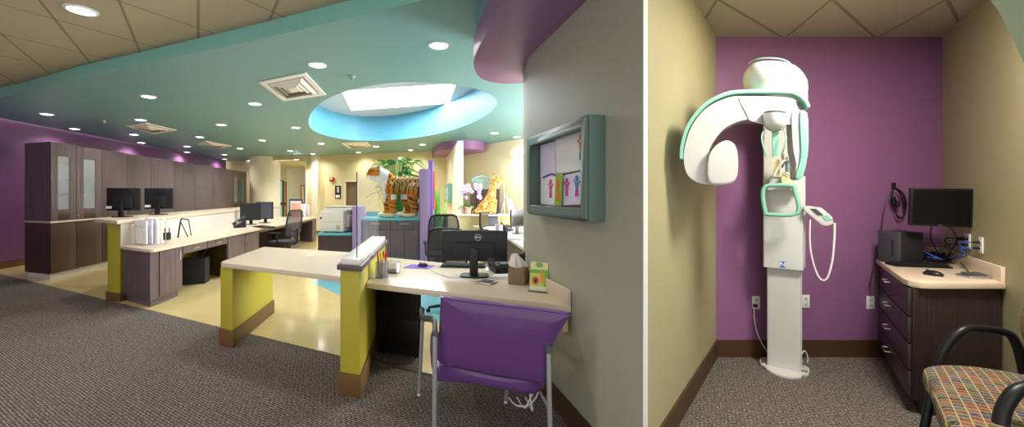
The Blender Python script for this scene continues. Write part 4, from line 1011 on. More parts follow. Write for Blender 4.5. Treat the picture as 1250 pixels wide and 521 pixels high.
def keyboard(M, label, w=.44, d=.14, group=None):
    t = thing('keyboard', M.translation, label, 'keyboard', group)
    mb = MB(M); mb.add([(-w/2, -d/2, 0), (w/2, -d/2, 0), (w/2, d/2, 0), (-w/2, d/2, 0), (-w/2, -d/2, .012), (w/2, -d/2, .012), (w/2, d/2, .024), (-w/2, d/2, .024)], [(3,2,1,0),(4,5,6,7),(0,1,5,4),(1,2,6,5),(2,3,7,6),(3,0,4,7)]); mb.build('body', m_black, t, bevel=.003)
    mb = MB(M)
    for r_ in range(5):
        for c in range(18):
            if r_ == 0 and 4 < c < 10: continue
            x = -w/2 + .012 + (c + .5) * (w - .024) / 18; y = -d/2 + .012 + (r_ + .5) * (d - .024) / 5; z = .012 + (y + d/2)/d*.012
            mb.cbox((x, y, z + .004), ((w-.024)/18 - .004, (d-.024)/5 - .004, .008))
    x = -w/2 + .012 + 7.5*(w-.024)/18; mb.cbox((x, -d/2 + .012 + .5*(d-.024)/5, .0185), (.11, .018, .007)); mb.build('keys', m_grey if False else m_black2, t)
    return t
def mouse(M, label, group=None):
    t = thing('computer_mouse', M.translation, label, 'mouse', group)
    mb = MB(M); mb.ell((0, 0, .008), (.033, .055, .028), 16); bmesh.ops.bisect_plane(mb.bm, geom=mb.bm.verts[:] + mb.bm.edges[:] + mb.bm.faces[:], plane_co=M @ Vector((0, 0, 0)), plane_no=(0, 0, -1), clear_outer=True); mb.build('body', m_black, t)
    MB(M).ell((0, .03, .034), (.005, .012, .006), 8).build('wheel', m_grey, t)
    return t

# near monitor seen from behind
M = frame((-.145, 3.30, .76), math.radians(-4))
t, Mp = monitor('monitor', M, .565, .262, .125, 'black monitor seen from behind on the near computer desk')
lg = Mp @ Matrix.Translation((.03, -.0135, .262*.78)) @ RX
mb = MB(Mp @ Matrix.Translation((.03, -.0135, .262*.78))); mb.tube([(.026*math.cos(a), 0, .026*math.sin(a)) for a in [2*math.pi*k/24 for k in range(24)]], .0022, 5, True); mb.build('logo_ring', m_steel, t)
text('DELL', .019, lg, m_steel, t, 'logo_lettering', bold=.0006)
mb = MB(Mp)
for k in range(4): mb.box((-.12 + k*.018, -.02, .012), (-.108 + k*.018, -.012, .022))
mb.box((.12, -.02, .01), (.17, -.012, .035)); mb.build('rear_ports', m_grey, t)
keyboard(frame((*F(566, 325.5, .76), .76), math.radians(-6)), 'black keyboard in front of the near monitor', w=.44, d=.13)
pc = F(512, 325.5, .76)
mb = MB(frame((*pc, .76), math.radians(-12))); mb.box((-.13, -.095, 0), (.13, .095, .003)); tag(mb.build('mouse_pad', m_lpurple), 'bright purple mouse pad on the computer desk', 'mouse pad')
mouse(frame((*F(516.5, 325, .763), .763), math.radians(70)), 'black mouse on the purple mouse pad')
mb = MB(); mb.tube([(*F(522, 326, .765), .768), (*F(531, 332, .763), .764), (*F(548, 338, .763), .764), (*F(572, 340.5, .763), .764)], .003, 6, sub=6); tag(mb.build('mouse_cable', m_whitecable), 'thin pale cable running over the desk to the near monitor', 'cable')
# card reader
M = frame((*F(594, 345.5, .76), .76), math.radians(-32)); t = thing('signature_pad', M.translation, 'flat silver signature pad in front of the near monitor', 'signature pad')
MB(M).box((-.07, -.06, 0), (.07, .06, .016)).build('body', m_steel, t, bevel=.005); MB(M).box((-.048, -.035, .016), (.048, .04, .018)).build('display', m_grey, t)
# pen cup
def pen(name, M, ln, m, cap, label, grp):
    t = thing(name, M.translation, label, 'pen', grp)
    MB(M).tube([(0, 0, .01), (0, 0, ln - .03)], .0045, 6).build('barrel', m, t); MB(M).tube([(0, 0, ln - .03), (0, 0, ln)], [.0055, .004], 6).build('cap', cap, t)
    return t
M = frame((*F(466, 338, .76), .76)) @ Matrix.Diagonal((1.25, 1.25, 1.3, 1)); t = thing('pen_holder', M.translation, 'clear pen holder at the left edge of the computer desk', 'pen holder')
m_acr = mat('clear_acrylic', 'dfe6ea', .08, trans=.85, ior=1.2, var=0)
mb = MB(M); n = 6
for k in range(6): a = 2*math.pi*k/6; b = 2*math.pi*(k+1)/6; mb.prism([(.042*math.cos(a), .042*math.sin(a)), (.042*math.cos(b), .042*math.sin(b)), (.038*math.cos(b), .038*math.sin(b)), (.038*math.cos(a), .038*math.sin(a))], 0, .10)
mb.prism([(.04*math.cos(2*math.pi*k/6), .04*math.sin(2*math.pi*k/6)) for k in range(6)], 0, .006); mb.build('cup', m_acr, t)
cols = [(m_orange, m_red, 'orange'), (m_black, m_orange, 'black'), (m_yellow, m_black, 'yellow'), (m_white, m_red, 'white'), (m_badge, m_red, 'blue'), (m_red, m_orange, 'red'), (m_black2, m_red, 'dark grey'), (m_orange, m_yellow, 'amber'), (m_white, m_orange, 'cream')]
capn = ['red', 'orange', 'black', 'red', 'red', 'orange', 'red', 'yellow', 'orange']
r = random.Random(9); k = 0
for i in range(9):
    a = 2*math.pi*i/9; T = M @ Matrix.Translation((.018*math.cos(a), .018*math.sin(a), .006)) @ Matrix.Rotation(r.uniform(.05, .15), 4, Vector((-math.sin(a), math.cos(a), 0)))
    pen('pen', T, r.uniform(.145, .17), cols[i][0], cols[i][1], '%s pen with a %s cap in the clear holder on the near desk' % (cols[i][2], capn[i]), 'pens in the clear holder')
M = frame((*F(480, 333, .76), .76), math.radians(-20)) @ Matrix.Diagonal((1.1, 1.1, 1.4, 1)); t = thing('card_holder', M.translation, 'clear card holder with white cards beside the pens', 'card holder')
mb = MB(M); mb.box((-.05, -.03, 0), (.05, .03, .004)); mb.box((-.05, .022, 0), (.05, .026, .075)); mb.box((-.05, -.03, 0), (.05, -.026, .03)); mb.build('stand', m_acr, t)
MB(M).box((-.045, -.02, .005), (.045, .018, .065), Rx(-8)).build('cards', m_paper, t)
# tissue box
M = frame((*F(633, 345, .76), .76), math.radians(-20)); t = thing('tissue_box', M.translation, 'woven tissue box cover with a cream tissue on the computer desk', 'tissue box')
MB(M).prism(rrect(.135, .135, .012), 0, .125).build('woven_cover', m_basket, t, bevel=.006, seg=3)
mb = MB(M); vs = []; N = 16
for j, (rr, z) in enumerate(((.05, .12), (.062, .135), (.052, .165), (.034, .2), (.02, .225))):
    for k in range(N): a = 2*math.pi*k/N; q = rr * (1 + .22*math.sin(3*a + j) + .12*math.sin(7*a)); vs.append((q*math.cos(a)*1.15 - .03*(j/4), q*math.sin(a), z))
mb.add(vs, [(j*N+k, j*N+(k+1) % N, (j+1)*N+(k+1) % N, (j+1)*N+k) for j in range(4) for k in range(N)] + [tuple(range(4*N, 5*N))]); mb.build('tissue', m_tissue, t)
# brochure stand
M = frame((*F(657, 356, .76), .76), math.radians(-24)) ; t = thing('brochure_stand', M.translation, 'clear upright holder with green cartoon animal leaflets on the desk', 'brochure stand')
h_ = .215
tp = Matrix.Rotation(math.radians(-8), 4, 'X')
MB(M @ tp).box((-.072, .006, 0), (.072, .010, h_)).build('holder', m_acr, t)
MB(M).box((-.072, -.03, 0), (.072, .05, .004)).build('foot', m_acr, t)
def bro(w_, n):
    p = (M @ tp).inverted() @ w_; x, z = p.x / .066, p.z / h_
    if z > .72: return 'e6e2a0' if (x*x + ((z-.88)*5)**2) > .18 else '8fb050'
    if (x + .35)**2 + ((z - .36)*3.2)**2 < .04: return '5a2a18'
    if (x + .35)**2 + ((z - .36)*3.2)**2 < .17: return 'e0582a'
    if (x - .35 + .5*(z-.5))**2 * 6 + ((z - .48)*3)**2 < .35: return 'f09a3c'
    if z < .17: return 'e8ecc0'
    if x > .6 or z > .6: return '7fb83c'
    return 'c4d860'
mb = MB(M @ tp); nx, nz = 26, 40; vs = [(-.066 + .132*i/nx, 0.0, .006 + (h_-.012)*j/nz) for j in range(nz+1) for i in range(nx+1)]
mb.add(vs, [(j*(nx+1)+i, j*(nx+1)+i+1, (j+1)*(nx+1)+i+1, (j+1)*(nx+1)+i) for j in range(nz) for i in range(nx)])
vs2 = [(x, .005, z) for x in (-.066, .066) for z in (.006, h_-.006)]; mb.add(vs2, [(1, 3, 2, 0)])
mb.build('leaflet', m_attr, t, colour=bro)
# small black camera and papers behind the tissue box
M = frame((*F(612, 331, .76), .76), math.radians(20)); t = thing('desk_phone', M.translation, 'black desk phone half hidden behind the near monitor', 'phone')
mb = MB(M); mb.add([(-.09, -.1, 0), (.09, -.1, 0), (.09, .1, 0), (-.09, .1, 0), (-.09, -.1, .02), (.09, -.1, .02), (.09, .1, .09), (-.09, .1, .09)], [(3,2,1,0),(4,5,6,7),(0,1,5,4),(1,2,6,5),(2,3,7,6),(3,0,4,7)]); mb.build('base', m_black, t, bevel=.006)
mb = MB(M); mb.tube([(-.065, -.09, .05), (-.065, 0, .085), (-.065, .09, .12)], [.024, .016], 8); mb.build('handset', m_black2, t)
mb = MB(M); mb.box((-.02, -.06, .035), (.07, .05, .075), Rx(0)); mb.build('keypad', m_grey, t)
M = frame((*F(640, 332, .76), .76), 0); t = thing('webcam', M.translation, 'small black webcam standing behind the tissue box', 'webcam')
MB(M).lathe([(.035, 0), (.03, .012), (.01, .02), (.01, .12)], n=14).build('stand', m_black, t); MB(M).ell((0.02, 0, .15), (.055, .04, .04)).build('housing', m_black, t); MB(M).ell((-.035, -.02, .15), .014, 8).build('lens', m_screen, t)
for k, (u, v, a) in enumerate(((606, 328, 12), (618, 337, -18))):
    mb = MB(frame((*F(u, v, .76), .76 ), math.radians(a))); mb.box((-.11, -.08, 0), (.11, .08, .002)); tag(mb.build('paper_sheet', m_paper), ('white paper sheet under the desk phone', 'white paper sheet beside the tissue box')[k], 'paper', 'loose papers on the computer desk')

# mesh office chairs
def office_chair(label, group, cat='office chair'):
    t = thing('office_chair', (0, 0, 0), label, cat, group); M = Matrix.Identity(4)
    mb = MB()
    for k in range(5):
        a = 2*math.pi*k/5 + .3; mb.tube([(0, 0, .1), (.3*math.cos(a), .3*math.sin(a), .07)], [.03, .018], 8)
    mb.build('star_base', m_black, t)
    for k in range(5):
        a = 2*math.pi*k/5 + .3; MB().lathe([(.028, -.012), (.028, .012)], n=12, M=Matrix.Translation((.3*math.cos(a), .3*math.sin(a), .028)) @ Rz(math.degrees(a)) @ Rx(90)).build('caster', m_black2, t)
    MB().tube([(0, 0, .1), (0, 0, .42)], .025, 10).build('gas_lift', m_grey, t)
    MB().prism(rrect(.5, .48, .12), .42, .50).build('seat', m_black2, t, bevel=.025, seg=3)
    mb = MB(); o = [(.22, .0), (.24, .25), (.2, .5), (.0, .53), (-.2, .5), (-.24, .25), (-.22, .0), (0, -.02)]; Mb = Matrix.Translation((0, .25, .6)) @ Rx(-8)
    mb.tube([Mb @ Vector((x, -.04 + .3*abs(x)*-.3, z)) for x, z in o], .016, 8, True, 3); mb.tube([(0, .1, .42), (0, .28, .45), (0, .3, .75)], .022, 8, sub=3); mb.build('back_frame', m_black, t)
    mb = MB(Mb); mb.vprism([(x*.97, z) for x, z in sm2(o, 3)], -.052, -.047); mb.build('backrest', m_mesh, t)
    for s in (-1, 1):
        mb = MB(); mb.tube([(s*.2, .05, .45), (s*.28, .05, .47), (s*.29, .05, .66)], .016, 8); mb.prism(rrect(.07, .26, .03, cx=s*.29, cy=0), .66, .69); mb.build('armrest', m_black2, t)
    return t
def place(o, x, y, yaw): o.location = (x, y, 0); o.rotation_euler.z = math.radians(yaw)
oc = office_chair('black mesh office chair pushed up to the long desk', 'mesh office chairs'); place(oc, X(347, 8.1), 8.1, -98)
oc2 = copy_tree(oc); oc2['label'] = 'black mesh office chair directly behind the near monitor'; place(oc2, X(551, 4.8), 4.8, 172); oc2.scale = (.95, .95, .93)
oc3 = copy_tree(oc); oc3['label'] = 'smaller looking mesh office chair farther back by the dark shelf unit'; place(oc3, X(541, 6.4), 6.4, 190)

# far right desk with its things
dk = [F(577, 267, .76), F(612, 268.5, .76), F(652, 279, .76), (.95, 3.75), (.45, 3.75), F(640, 307, .76), F(612, 287, .76), F(578, 274, .76)]
dk = [(X(578, 8.7), 8.7), (X(640, 8.6), 8.6), (2.2, 6.5), (2.2, 4.9), F(640, 303, .76), F(612, 285, .76), F(585, 276, .76)]
t = thing('rear_desk', (dk[0][0], dk[0][1], 0), 'white topped desk in the rear corner under the far ledge', 'desk')
MB().prism(dk, .72, .76).build('desktop', m_splash, t, bevel=.004)
mb = MB(); mb.prism([(p[0]+.03, p[1]) for p in (dk[5], dk[4])] + [(dk[4][0]+.05, dk[4][1]+.05), (dk[5][0]+.05, dk[5][1]+.05)], 0, .72); mb.prism([dk[6], dk[5], (dk[5][0], dk[5][1]+.04), (dk[6][0], dk[6][1]+.04)], 0, .72); mb.build('front_panel', m_woodk, t)
M = frame((*F(591, 281, .76), .76), math.radians(70)); mm, _ = monitor('monitor', M, .42, .3, .06, 'thin black monitor standing sideways on the rear desk', back=False)
M = frame((*F(634, 285, .76), .76), math.radians(50)); mm, _ = monitor('monitor', M, .5, .32, .12, 'dark monitor at the rear desk next to the picture wall corner', back=False)
M = frame((*F(609, 283, .76), .76), 0); t = thing('pencil_cup', M.translation, 'small striped cup of coloured pencils on the rear desk', 'pencil cup')
MB(M).lathe([(.06, 0), (.075, .14), (.068, .14), (.05, .01)], n=16).build('cup', m_paper2, t)
for k in range(7):
    a = k*.9; T = M @ Matrix.Translation((.03*math.cos(a), .03*math.sin(a), .01)) @ Matrix.Rotation(.18, 4, Vector((-math.sin(a), math.cos(a), 0)))
    pen('pencil', T, .24, (m_red, m_orange, m_red, m_pink, m_lpurple, m_badge, m_orange)[k], (m_orange, m_red, m_pink, m_red, m_red, m_white, m_black)[k], '%s pencil in the striped cup on the rear desk' % ('red and orange', 'orange and red', 'red and pink', 'pink and red', 'purple and red', 'blue and white', 'orange and black')[k], 'pencils in the rear desk cup')
M = frame((*F(619, 282, .76), .76), math.radians(30)); t = thing('desk_phone', M.translation, 'black desk phone on the rear desk by the pencils', 'phone')
mb = MB(M); mb.add([(-.1, -.1, 0), (.1, -.1, 0), (.1, .1, 0), (-.1, .1, 0), (-.1, -.1, .02), (.1, -.1, .02), (.1, .1, .12), (-.1, .1, .12)], [(3,2,1,0),(4,5,6,7),(0,1,5,4),(1,2,6,5),(2,3,7,6),(3,0,4,7)]); mb.build('base', m_black, t, bevel=.006)
MB(M).tube([(-.07, -.1, .05), (-.07, .1, .15)], .024, 8).build('handset', m_black2, t)
mb = MB(M); mb.box((-.02, -.06, .045), (.08, .02, .075)); mb.build('keypad', m_grey, t)
M = frame((*F(628, 292, .76), .76), math.radians(-20)); tag(MB(M).box((-.16, -.1, 0), (.16, .1, .03)).build('paper_stack', m_paper), 'stack of white papers on the rear desk', 'paper')
M = frame((*F(600, 275.5, .76), .76), math.radians(15)); t = thing('laptop', M.translation, 'grey laptop with its lid open toward the far ledge', 'laptop')
MB(M).box((-.2, -.14, 0), (.2, .14, .02)).build('base', m_grey, t, bevel=.004); MB(M @ Tr(0, .14, .02) @ Rx(-20)).box((-.2, 0, 0), (.2, .012, .26)).build('lid', m_grey, t, bevel=.004)

# two monitors on the raised counter (backs seen)
m_rear = mat('charcoal_plastic', '2b2d33', .5)
def rear_monitor(label, M, w, h, zb):
    t, Mp = monitor('monitor', M, w, h, zb, label, group='monitors on the raised counter')
    MB(Mp).box((-w/2 + .02, -.045, .03), (-w/2 + .1, -.043, .07)).build('white_label', m_paper, t)
    mb = MB(Mp); [mb.box((w*.2 + k*.02, -.016, h - .035), (w*.2 + k*.02 + .012, -.011, h - .02)) for k in range(4)]; mb.build('vent_slot', m_grey, t)
    return t
rear_monitor('black monitor seen from behind, left of the pair on the raised counter', frame((X(151, 5.98), 5.98, 1.11), math.radians(6)), .47, .35, .1)
rear_monitor('black monitor seen from behind, right of the pair on the raised counter', frame((X(194, 6.7), 6.7, 1.11), math.radians(20)), .40, .36, .1)
# wire file rack with papers on long desk
M = frame((*F(181, 298, .76), .76), math.radians(-28)) @ Matrix.Diagonal((1.15, 1.1, 1.15, 1)); t = thing('file_rack', M.translation, 'thin wire file rack on the near end of the long desk', 'file rack')
mb = MB(M)
for k in range(5):
    y = -.1 + k*.055; mb.tube([(-.15, y, .004), (-.15, y, .17 + .02*k), (-.09, y, .22 + .02*k), (.09, y, .22 + .02*k), (.15, y, .17 + .02*k), (.15, y, .004)], .004, 5, sub=3)
for x in (-.15, .15): mb.tube([(x, -.12, .004), (x, .14, .004)], .004, 5)
mb.build('wires', m_steel, t)
for k in range(3):
    y = -.07 + k*.055; mb = MB(M); mb.box((-.2, y, .012), (.12, y + .02, .29 + .01*k)); tag(mb.build('paper_file', m_paper if k != 1 else m_paper2, bevel=.002), ('front white paper file in the wire rack', 'middle lilac paper file in the wire rack', 'rear white paper file in the wire rack')[k], 'file', 'paper files in the wire rack')
M = frame((*F(204, 292.5, .76), .76), 0); t = thing('pencil_cup', M.translation, 'small dark mesh cup beside the wire file rack', 'pencil cup')
MB(M).lathe([(.045, 0), (.05, .11), (.046, .11), (.04, .008)], n=14).build('cup', m_black2, t)
for k in range(4):
    a = k*1.6; T = M @ Matrix.Translation((.018*math.cos(a), .018*math.sin(a), .01)) @ Matrix.Rotation(.15, 4, Vector((-math.sin(a), math.cos(a), 0)))
    pen('pen', T, .17, (m_red, m_black, m_red, m_grey)[k], (m_black, m_red, m_red, m_black)[k], '%s pen in the dark mesh cup' % ('red with black cap', 'black with red cap', 'all red', 'grey with black cap')[k], 'pens in the dark mesh cup')
M = frame((*F(222, 289.5, .76), .76), math.radians(-68)); t = thing('document_stand', M.translation, 'slim black folding document stand on the long desk', 'stand')
mb = MB(M); mb.tube([(-.3, 0, .27), (-.02, 0, .3), (.06, 0, .26), (.17, 0, .01)], .012, 6, sub=2); mb.tube([(-.3, 0, .27), (-.3, .04, .0)], .008, 6); mb.tube([(.06, 0, .26), (.06, .1, .005)], .008, 6); mb.build('arm', m_black, t)
# phone, monitor pair, papers farther along the desk
M = frame((*F(292.5, 277.5, .76), .76), math.radians(-50)); M = M @ Matrix.Diagonal((1.05, 1.05, 1.25, 1)); t = thing('desk_phone', M.translation, 'grey desk phone on the long desk below the raised counter', 'phone')
mb = MB(M); mb.add([(-.1, -.1, 0), (.1, -.1, 0), (.1, .1, 0), (-.1, .1, 0), (-.1, -.1, .02), (.1, -.1, .02), (.1, .1, .14), (-.1, .1, .14)], [(3,2,1,0),(4,5,6,7),(0,1,5,4),(1,2,6,5),(2,3,7,6),(3,0,4,7)]); mb.build('base', m_black2, t, bevel=.006)
MB(M).tube([(-.07, -.11, .05), (-.07, .11, .18)], .026, 8).build('handset', m_grey, t); MB(M).box((-.02, -.06, .05), (.08, .06, .1)).build('keypad', mat('silver_plastic', '8c8e96', .4), t)
m_scr2 = mat('grey_blue_screen', '3a3e48', .15)
M = frame((*F(306, 274, .76), .76), math.radians(25)); mm, _ = monitor('monitor', M, .42, .40, .1, 'dark angled monitor on the long desk, left of the two there', back=False, screen_m=m_black2)
M = frame((*F(322.5, 272, .76), .76), math.radians(-4)); mm, _ = monitor('monitor', M, .45, .42, .1, 'wide grey screen monitor on the long desk, right of the two there', back=False, screen_m=mat('dim_screen', '565a66', .2))
keyboard(frame((*F(322, 277.5, .76), .76), math.radians(-35)), 'black keyboard below the two far monitors on the long desk', w=.6, d=.2)
for k, (u, v) in enumerate(((361, 264.6), (367, 264.2), (372, 263.8))):
    M = frame((*F(u, v, .76), .76), math.radians(-10)); tag(MB(M).box((-.14, -.02, 0), (.14, .05, .44 - .03*k)).build('binder', (mat('salmon_binder', 'e8b09a', .6), m_paper, m_paper2)[k], bevel=.005), ('salmon binder standing at the far end of the long desk', 'white binder standing at the far end of the long desk', 'lilac white binder, rightmost at the far end of the long desk')[k], 'binder', 'binders at the far end of the long desk')
M = frame((*F(357.5, 263.9, .76), .76), 0); t = thing('purple_board', M.translation, 'small purple edged notice board behind the binders', 'board')
MB(M).box((-.15, .06, 0), (.28, .09, .56)).build('panel', mat('dark_violet', '4a3a78', .5), t, bevel=.005); MB(M).box((-.11, .055, .05), (.24, .06, .5)).build('notice', m_paper, t)

# ---------------------------------------------------------------- purple armchair in front of the desk
CM = skew((-.0, 2.06), Vector((.66, -.11)), Vector((-.13, .66)))      # unit coordinates: x -.5..+.5, y 0 (near legs) .. 1 (far legs)
def CL(u, v, b): x, z = loc(CM, u, v, b); return Vector((x, b, z))
t = thing('guest_chair', (0, 2.3, 0), 'purple vinyl armchair with silver legs pulled up to the computer desk', 'chair')
tl, tr_, br_, bl_ = CL(538.5, 362, .08), CL(694.5, 379, .08), CL(664, 463, .12), CL(534.5, 441, .12)
outl = [CL(*p, .09) for p in ((541, 361.5), (590, 367), (650, 374.5), (690, 380.5), (694.5, 384), (688, 393), (677, 410), (670, 428), (667, 445), (663.5, 462), (655, 463.5), (600, 453.5), (560, 446), (536, 441.5), (535, 425), (536.5, 395), (538, 366))]
o2 = [(p.x, p.z) for p in outl]
def padded(mb, o2, y0, th, n=3):
    "cushion from an outline in x, z with rounded front and back"
    cx = sum(p[0] for p in o2)/len(o2); cz = sum(p[1] for p in o2)/len(o2); rings = []
    prof = [(.955, -.5), (.985, -.42), (1, -.2), (1, .2), (.985, .42), (.955, .5)]
    for s, y in prof: rings.append([(cx + (x-cx)*s, y0 + y*th + bowf((x-cx)), cz + (z-cz)*s) for x, z in o2])
    N = len(o2); vs = [v for r_ in rings for v in r_]
    fs = [(j*N+k, (j+1)*N+k, (j+1)*N+(k+1) % N, j*N+(k+1) % N) for j in range(len(prof)-1) for k in range(N)]
    # inner rings for a slightly crowned face
    for side, j in ((-1, 0), (1, len(prof)-1)):
        base_i = len(vs); prev = [j*N+k for k in range(N)]
        for s, yy in ((.7, .05), (.35, .1)):
            cur = []
            for (x, z) in o2: vs.append((cx + (x-cx)*s*.955, y0 + side*(.5+yy)*th + bowf((x-cx)*s), cz + (z-cz)*s*.955)); cur.append(len(vs)-1)
            fs += [(prev[k], cur[k], cur[(k+1) % N], prev[(k+1) % N]) if side > 0 else (prev[k], prev[(k+1) % N], cur[(k+1) % N], cur[k]) for k in range(N)]; prev = cur
        fs.append(tuple(prev) if side > 0 else tuple(prev[::-1]))
    mb.add(vs, fs)
def bowf(x): return -.10 * (.25 - x*x) if abs(x) < .5 else 0
mb = MB(CM); padded(mb, sm2(o2, 3), .09, .09); mb.build('backrest', m_vinylp, t, ang=50)
mb = MB(CM); mb.tube([(p[0], .09 + bowf(p[0] - .02) - .045, p[1]) for p in o2[:4]], .008, 6, sub=4); mb.build('piping', m_pipe, t)
# seat cushion
sz = .46
so_ = [(-.47, .16), (-.3, .1), (.3, .1), (.47, .16), (.47, .9), (.35, .98), (-.35, .98), (-.47, .9)]
mb = MB(CM); lowl = CL(534.5, 447, .1); lowr = CL(655, 478, .1)
mb.prism(sm2(so_, 3), .40, .475); mb.build('seat', m_vinylp, t, bevel=.02, seg=3, ang=60)
# lower roll below the back
rb = [CL(*p, .12) for p in ((535, 443), (560, 446.5), (600, 454.5), (640, 461), (656, 464), (657, 475), (650, 478), (600, 468.5), (560, 460), (537, 454.5))]
mb = MB(CM); padded(mb, [(p.x, p.z) for p in rb], .13, .09); mb.build('back_roll', m_vinylp, t, ang=50)
def leg(pts, r=.0135):
    mb = MB(); mb.tube([CM @ Vector(p) for p in pts], r, 10); f = CM @ Vector(pts[-1]); return mb, f
hl = CL(531, 410, 0); hr = CL(669.5, 431, 0.02)
for (p0, p1) in (((hl.x, 0, hl.z), (CL(530, 521, -.05).x, -.06, 0)), ((hr.x, .02, hr.z), (CL(672, 521, -.05).x, -.06, 0)), ((CL(516.5, 408, 1).x, 1, .63), (CL(511.5, 486, 1).x, 1.0, 0)), ((CL(622, 470, 1).x, 1.0, .43), (CL(617.5, 498, 1).x, 1.0, 0))):
    mb, f = leg([p0, p1]); l_ = mb.build('leg', m_legs, t)
    mb = MB(); mb.lathe([(.017, 0), (.017, .012), (.013, .018)], (f.x, f.y, 0), 12); mb.build('glide', m_steel, l_)
mb = MB(CM); mb.tube([(hl.x, 0, .33), (-.42, .2, .39), (-.42, .9, .39)], .011, 8, M=Matrix.Identity(4)); mb.tube([(hr.x, 0, .33), (.42, .2, .39), (.42, .9, .39)], .011, 8); mb.tube([(-.46, .9, .39), (.46, .9, .39)], .011, 8); mb.build('seat_frame', m_legs, t)
al = [CL(514, 377.5, .95), CL(516, 392, .75), CL(520, 402, .45), CL(533, 408, .0)]
mb = MB(CM); mb.tube([(CL(516.5, 408, 1).x, 1.0, .62), (al[0].x, .97, al[0].z - .005), (al[0].x + .01, .8, al[1].z+.015), (hl.x, .25, hl.z + .035), (hl.x, -.01, hl.z + .01)], [.018, .024], 8, sub=4); mb.build('armrest', m_armgrey, t)
mb = MB(CM); mb.tube([(.46, 1.0, .62), (.47, .97, .66), (hr.x + .02, .5, .655), (hr.x + .01, .15, hr.z + .05), (hr.x, .0, hr.z + .02)], [.018, .026], 8, sub=4); mb.build('armrest', m_armgrey, t)
mb = MB(CM); mb.tube([(.46, 1.0, 0.63), (.46, 1.0, .4)], .013, 8); mb.build('arm_post', m_legs, t)
# loose cable loops on the carpet by the wall
mb = MB(); c0 = F(650, 490, .1)
for k in range(3):
    mb.tube([(.12 + .06*k, 2.72, .02), (.17 + .05*k, 2.6 - .03*k, .03), (.26, 2.58, .05 + .04*k), (.33, 2.66, .12 + .05*k), (.30, 2.78, .2)], .006, 6, sub=5)
tag(mb.build('cable', m_whitecable), 'loops of white cable behind the purple armchair near the wall', 'cable')
# ---------------------------------------------------------------- x-ray machine
XO = Vector((X(957, 3.16), 3.16, 0)); XM = frame(XO, math.radians(-38)); CUR = [XM]
AX = Vector((X(957, 2.42), 2.42)); AM = skew(AX, Vector((.985, .17)), Vector((.48, .877)))
def P(u, v, b=0.0): x, z = loc(CUR[0], u, v, b); return Vector((x, b, z))
def P2_(pts, b=0.0): return [tuple((P(u, v, b).x, P(u, v, b).z)) for u, v in pts]
t = thing('dental_xray_machine', XO, 'tall white and mint green dental x-ray machine on a round foot plate', 'x-ray machine')
# foot
x0, x1 = P(936, 454).x, P(978, 454).x; cxm = (x0 + x1)/2
mb = MB(XM); fo = [(-.165 + cxm, .06), (-.15 + cxm, .0), (-.125 + cxm, -.02), (-.11 + cxm, -.08), (-.06 + cxm, -.13), (cxm, -.145), (.06 + cxm, -.13), (.11 + cxm, -.08), (.125 + cxm, -.02), (.15 + cxm, .0), (.165 + cxm, .06), (.14 + cxm, .2), (-.14 + cxm, .2)]
mb.prism(sm2(fo, 3), 0, .022); mb.build('foot_plate', m_xw, t, bevel=.006)
mb = MB(XM)
for s in (-1, 1): mb.lathe([(.018, 0), (.018, .008), (.01, .012)], (cxm + s*.135, .04, .022), 12)
mb.split('floor_bolt', m_steel, t)
zs = P(957, 328).z; zt_ = P(957, 112).z
MB(XM).prism(rrect(x1-x0, .2, .012, cx=cxm, cy=.11), .02, zs + .3).build('column', m_xw, t)
MB(XM).box((x1 - .001, .03, .05), (x1 + .006, .19, zs)).build('side_channel', m_xs, t)
y0_ = -.035
ux0, ux1 = P(931.5, 328, y0_).x, P(981, 328, y0_).x
zc_ = P(957, 328, y0_).z; ztop = P(957, 118, y0_).z
mb = MB(XM); mb.prism(rrect(ux1-ux0, .27, .012, cx=(ux0+ux1)/2, cy=y0_ + .135), zc_, ztop); mb.build('carriage', m_xw, t)
MB(XM).box((ux1 - .002, y0_ + .03, zc_ + .02), (ux1 + .012, y0_ + .22, P(980, 215, y0_).z)).build('carriage_side', m_xs, t, bevel=.004)
# badge
a, b = P(952, 318.5, y0_), P(958.7, 326.5, y0_)
MB(XM).box((a.x, y0_ - .003, b.z), (b.x, y0_ + .001, a.z)).build('brand_badge', m_badge, t)
text('N', (a.z-b.z)*1.0, XM @ Matrix.Translation(((a.x+b.x)/2, y0_ - .0035, (a.z+b.z)/2)) @ RX, m_white, t, 'badge_letter', bold=.001)
MB(XM).box((P(945, 288, y0_).x, y0_ - .001, P(950, 289.5, y0_).z), (P(958, 288, y0_).x, y0_ + .001, P(950, 283, y0_).z)).build('model_plate', mat('faint_grey_print', 'cfcfcb', .2), t)
CUR[0] = AM
# head cap (tapered rounded drum)
yc = .12; Zc = P(946, 114, yc).z
cl, cr = P(911, 114, yc).x, P(975, 114, yc).x; tl_, tr2 = P(906.5, 90, yc).x, P(985, 100, yc).x
mb = MB(AM)
N = 36; secs = [(126, 914, 986, .15), (116, 911, 985.5, .165), (110, 910.5, 985, .172), (104, 908.5, 985.5, .18), (95, 906.8, 984.5, .19), (88, 906.8, 981, .19), (82, 909.5, 977, .175), (77, 913, 972, .15), (74.5, 919, 965, .125), (73.2, 928, 957, .08)]
secs = [(v + (126 - v)*.11, a, b, d) for v, a, b, d in secs]
vs = []; fs = []
for v, ul, ur, d in secs:
    l, r_ = P(ul, v, yc), P(ur, v, yc); c = (l.x + r_.x)/2; w_ = (r_.x - l.x)/2
    for k in range(N):
        a = 2*math.pi*k/N; ca, sa = math.cos(a), math.sin(a); e = .8
        vs.append((c + w_*math.copysign(abs(ca)**e, ca), yc + .02 + d*1.25*math.copysign(abs(sa)**e, sa), l.z))
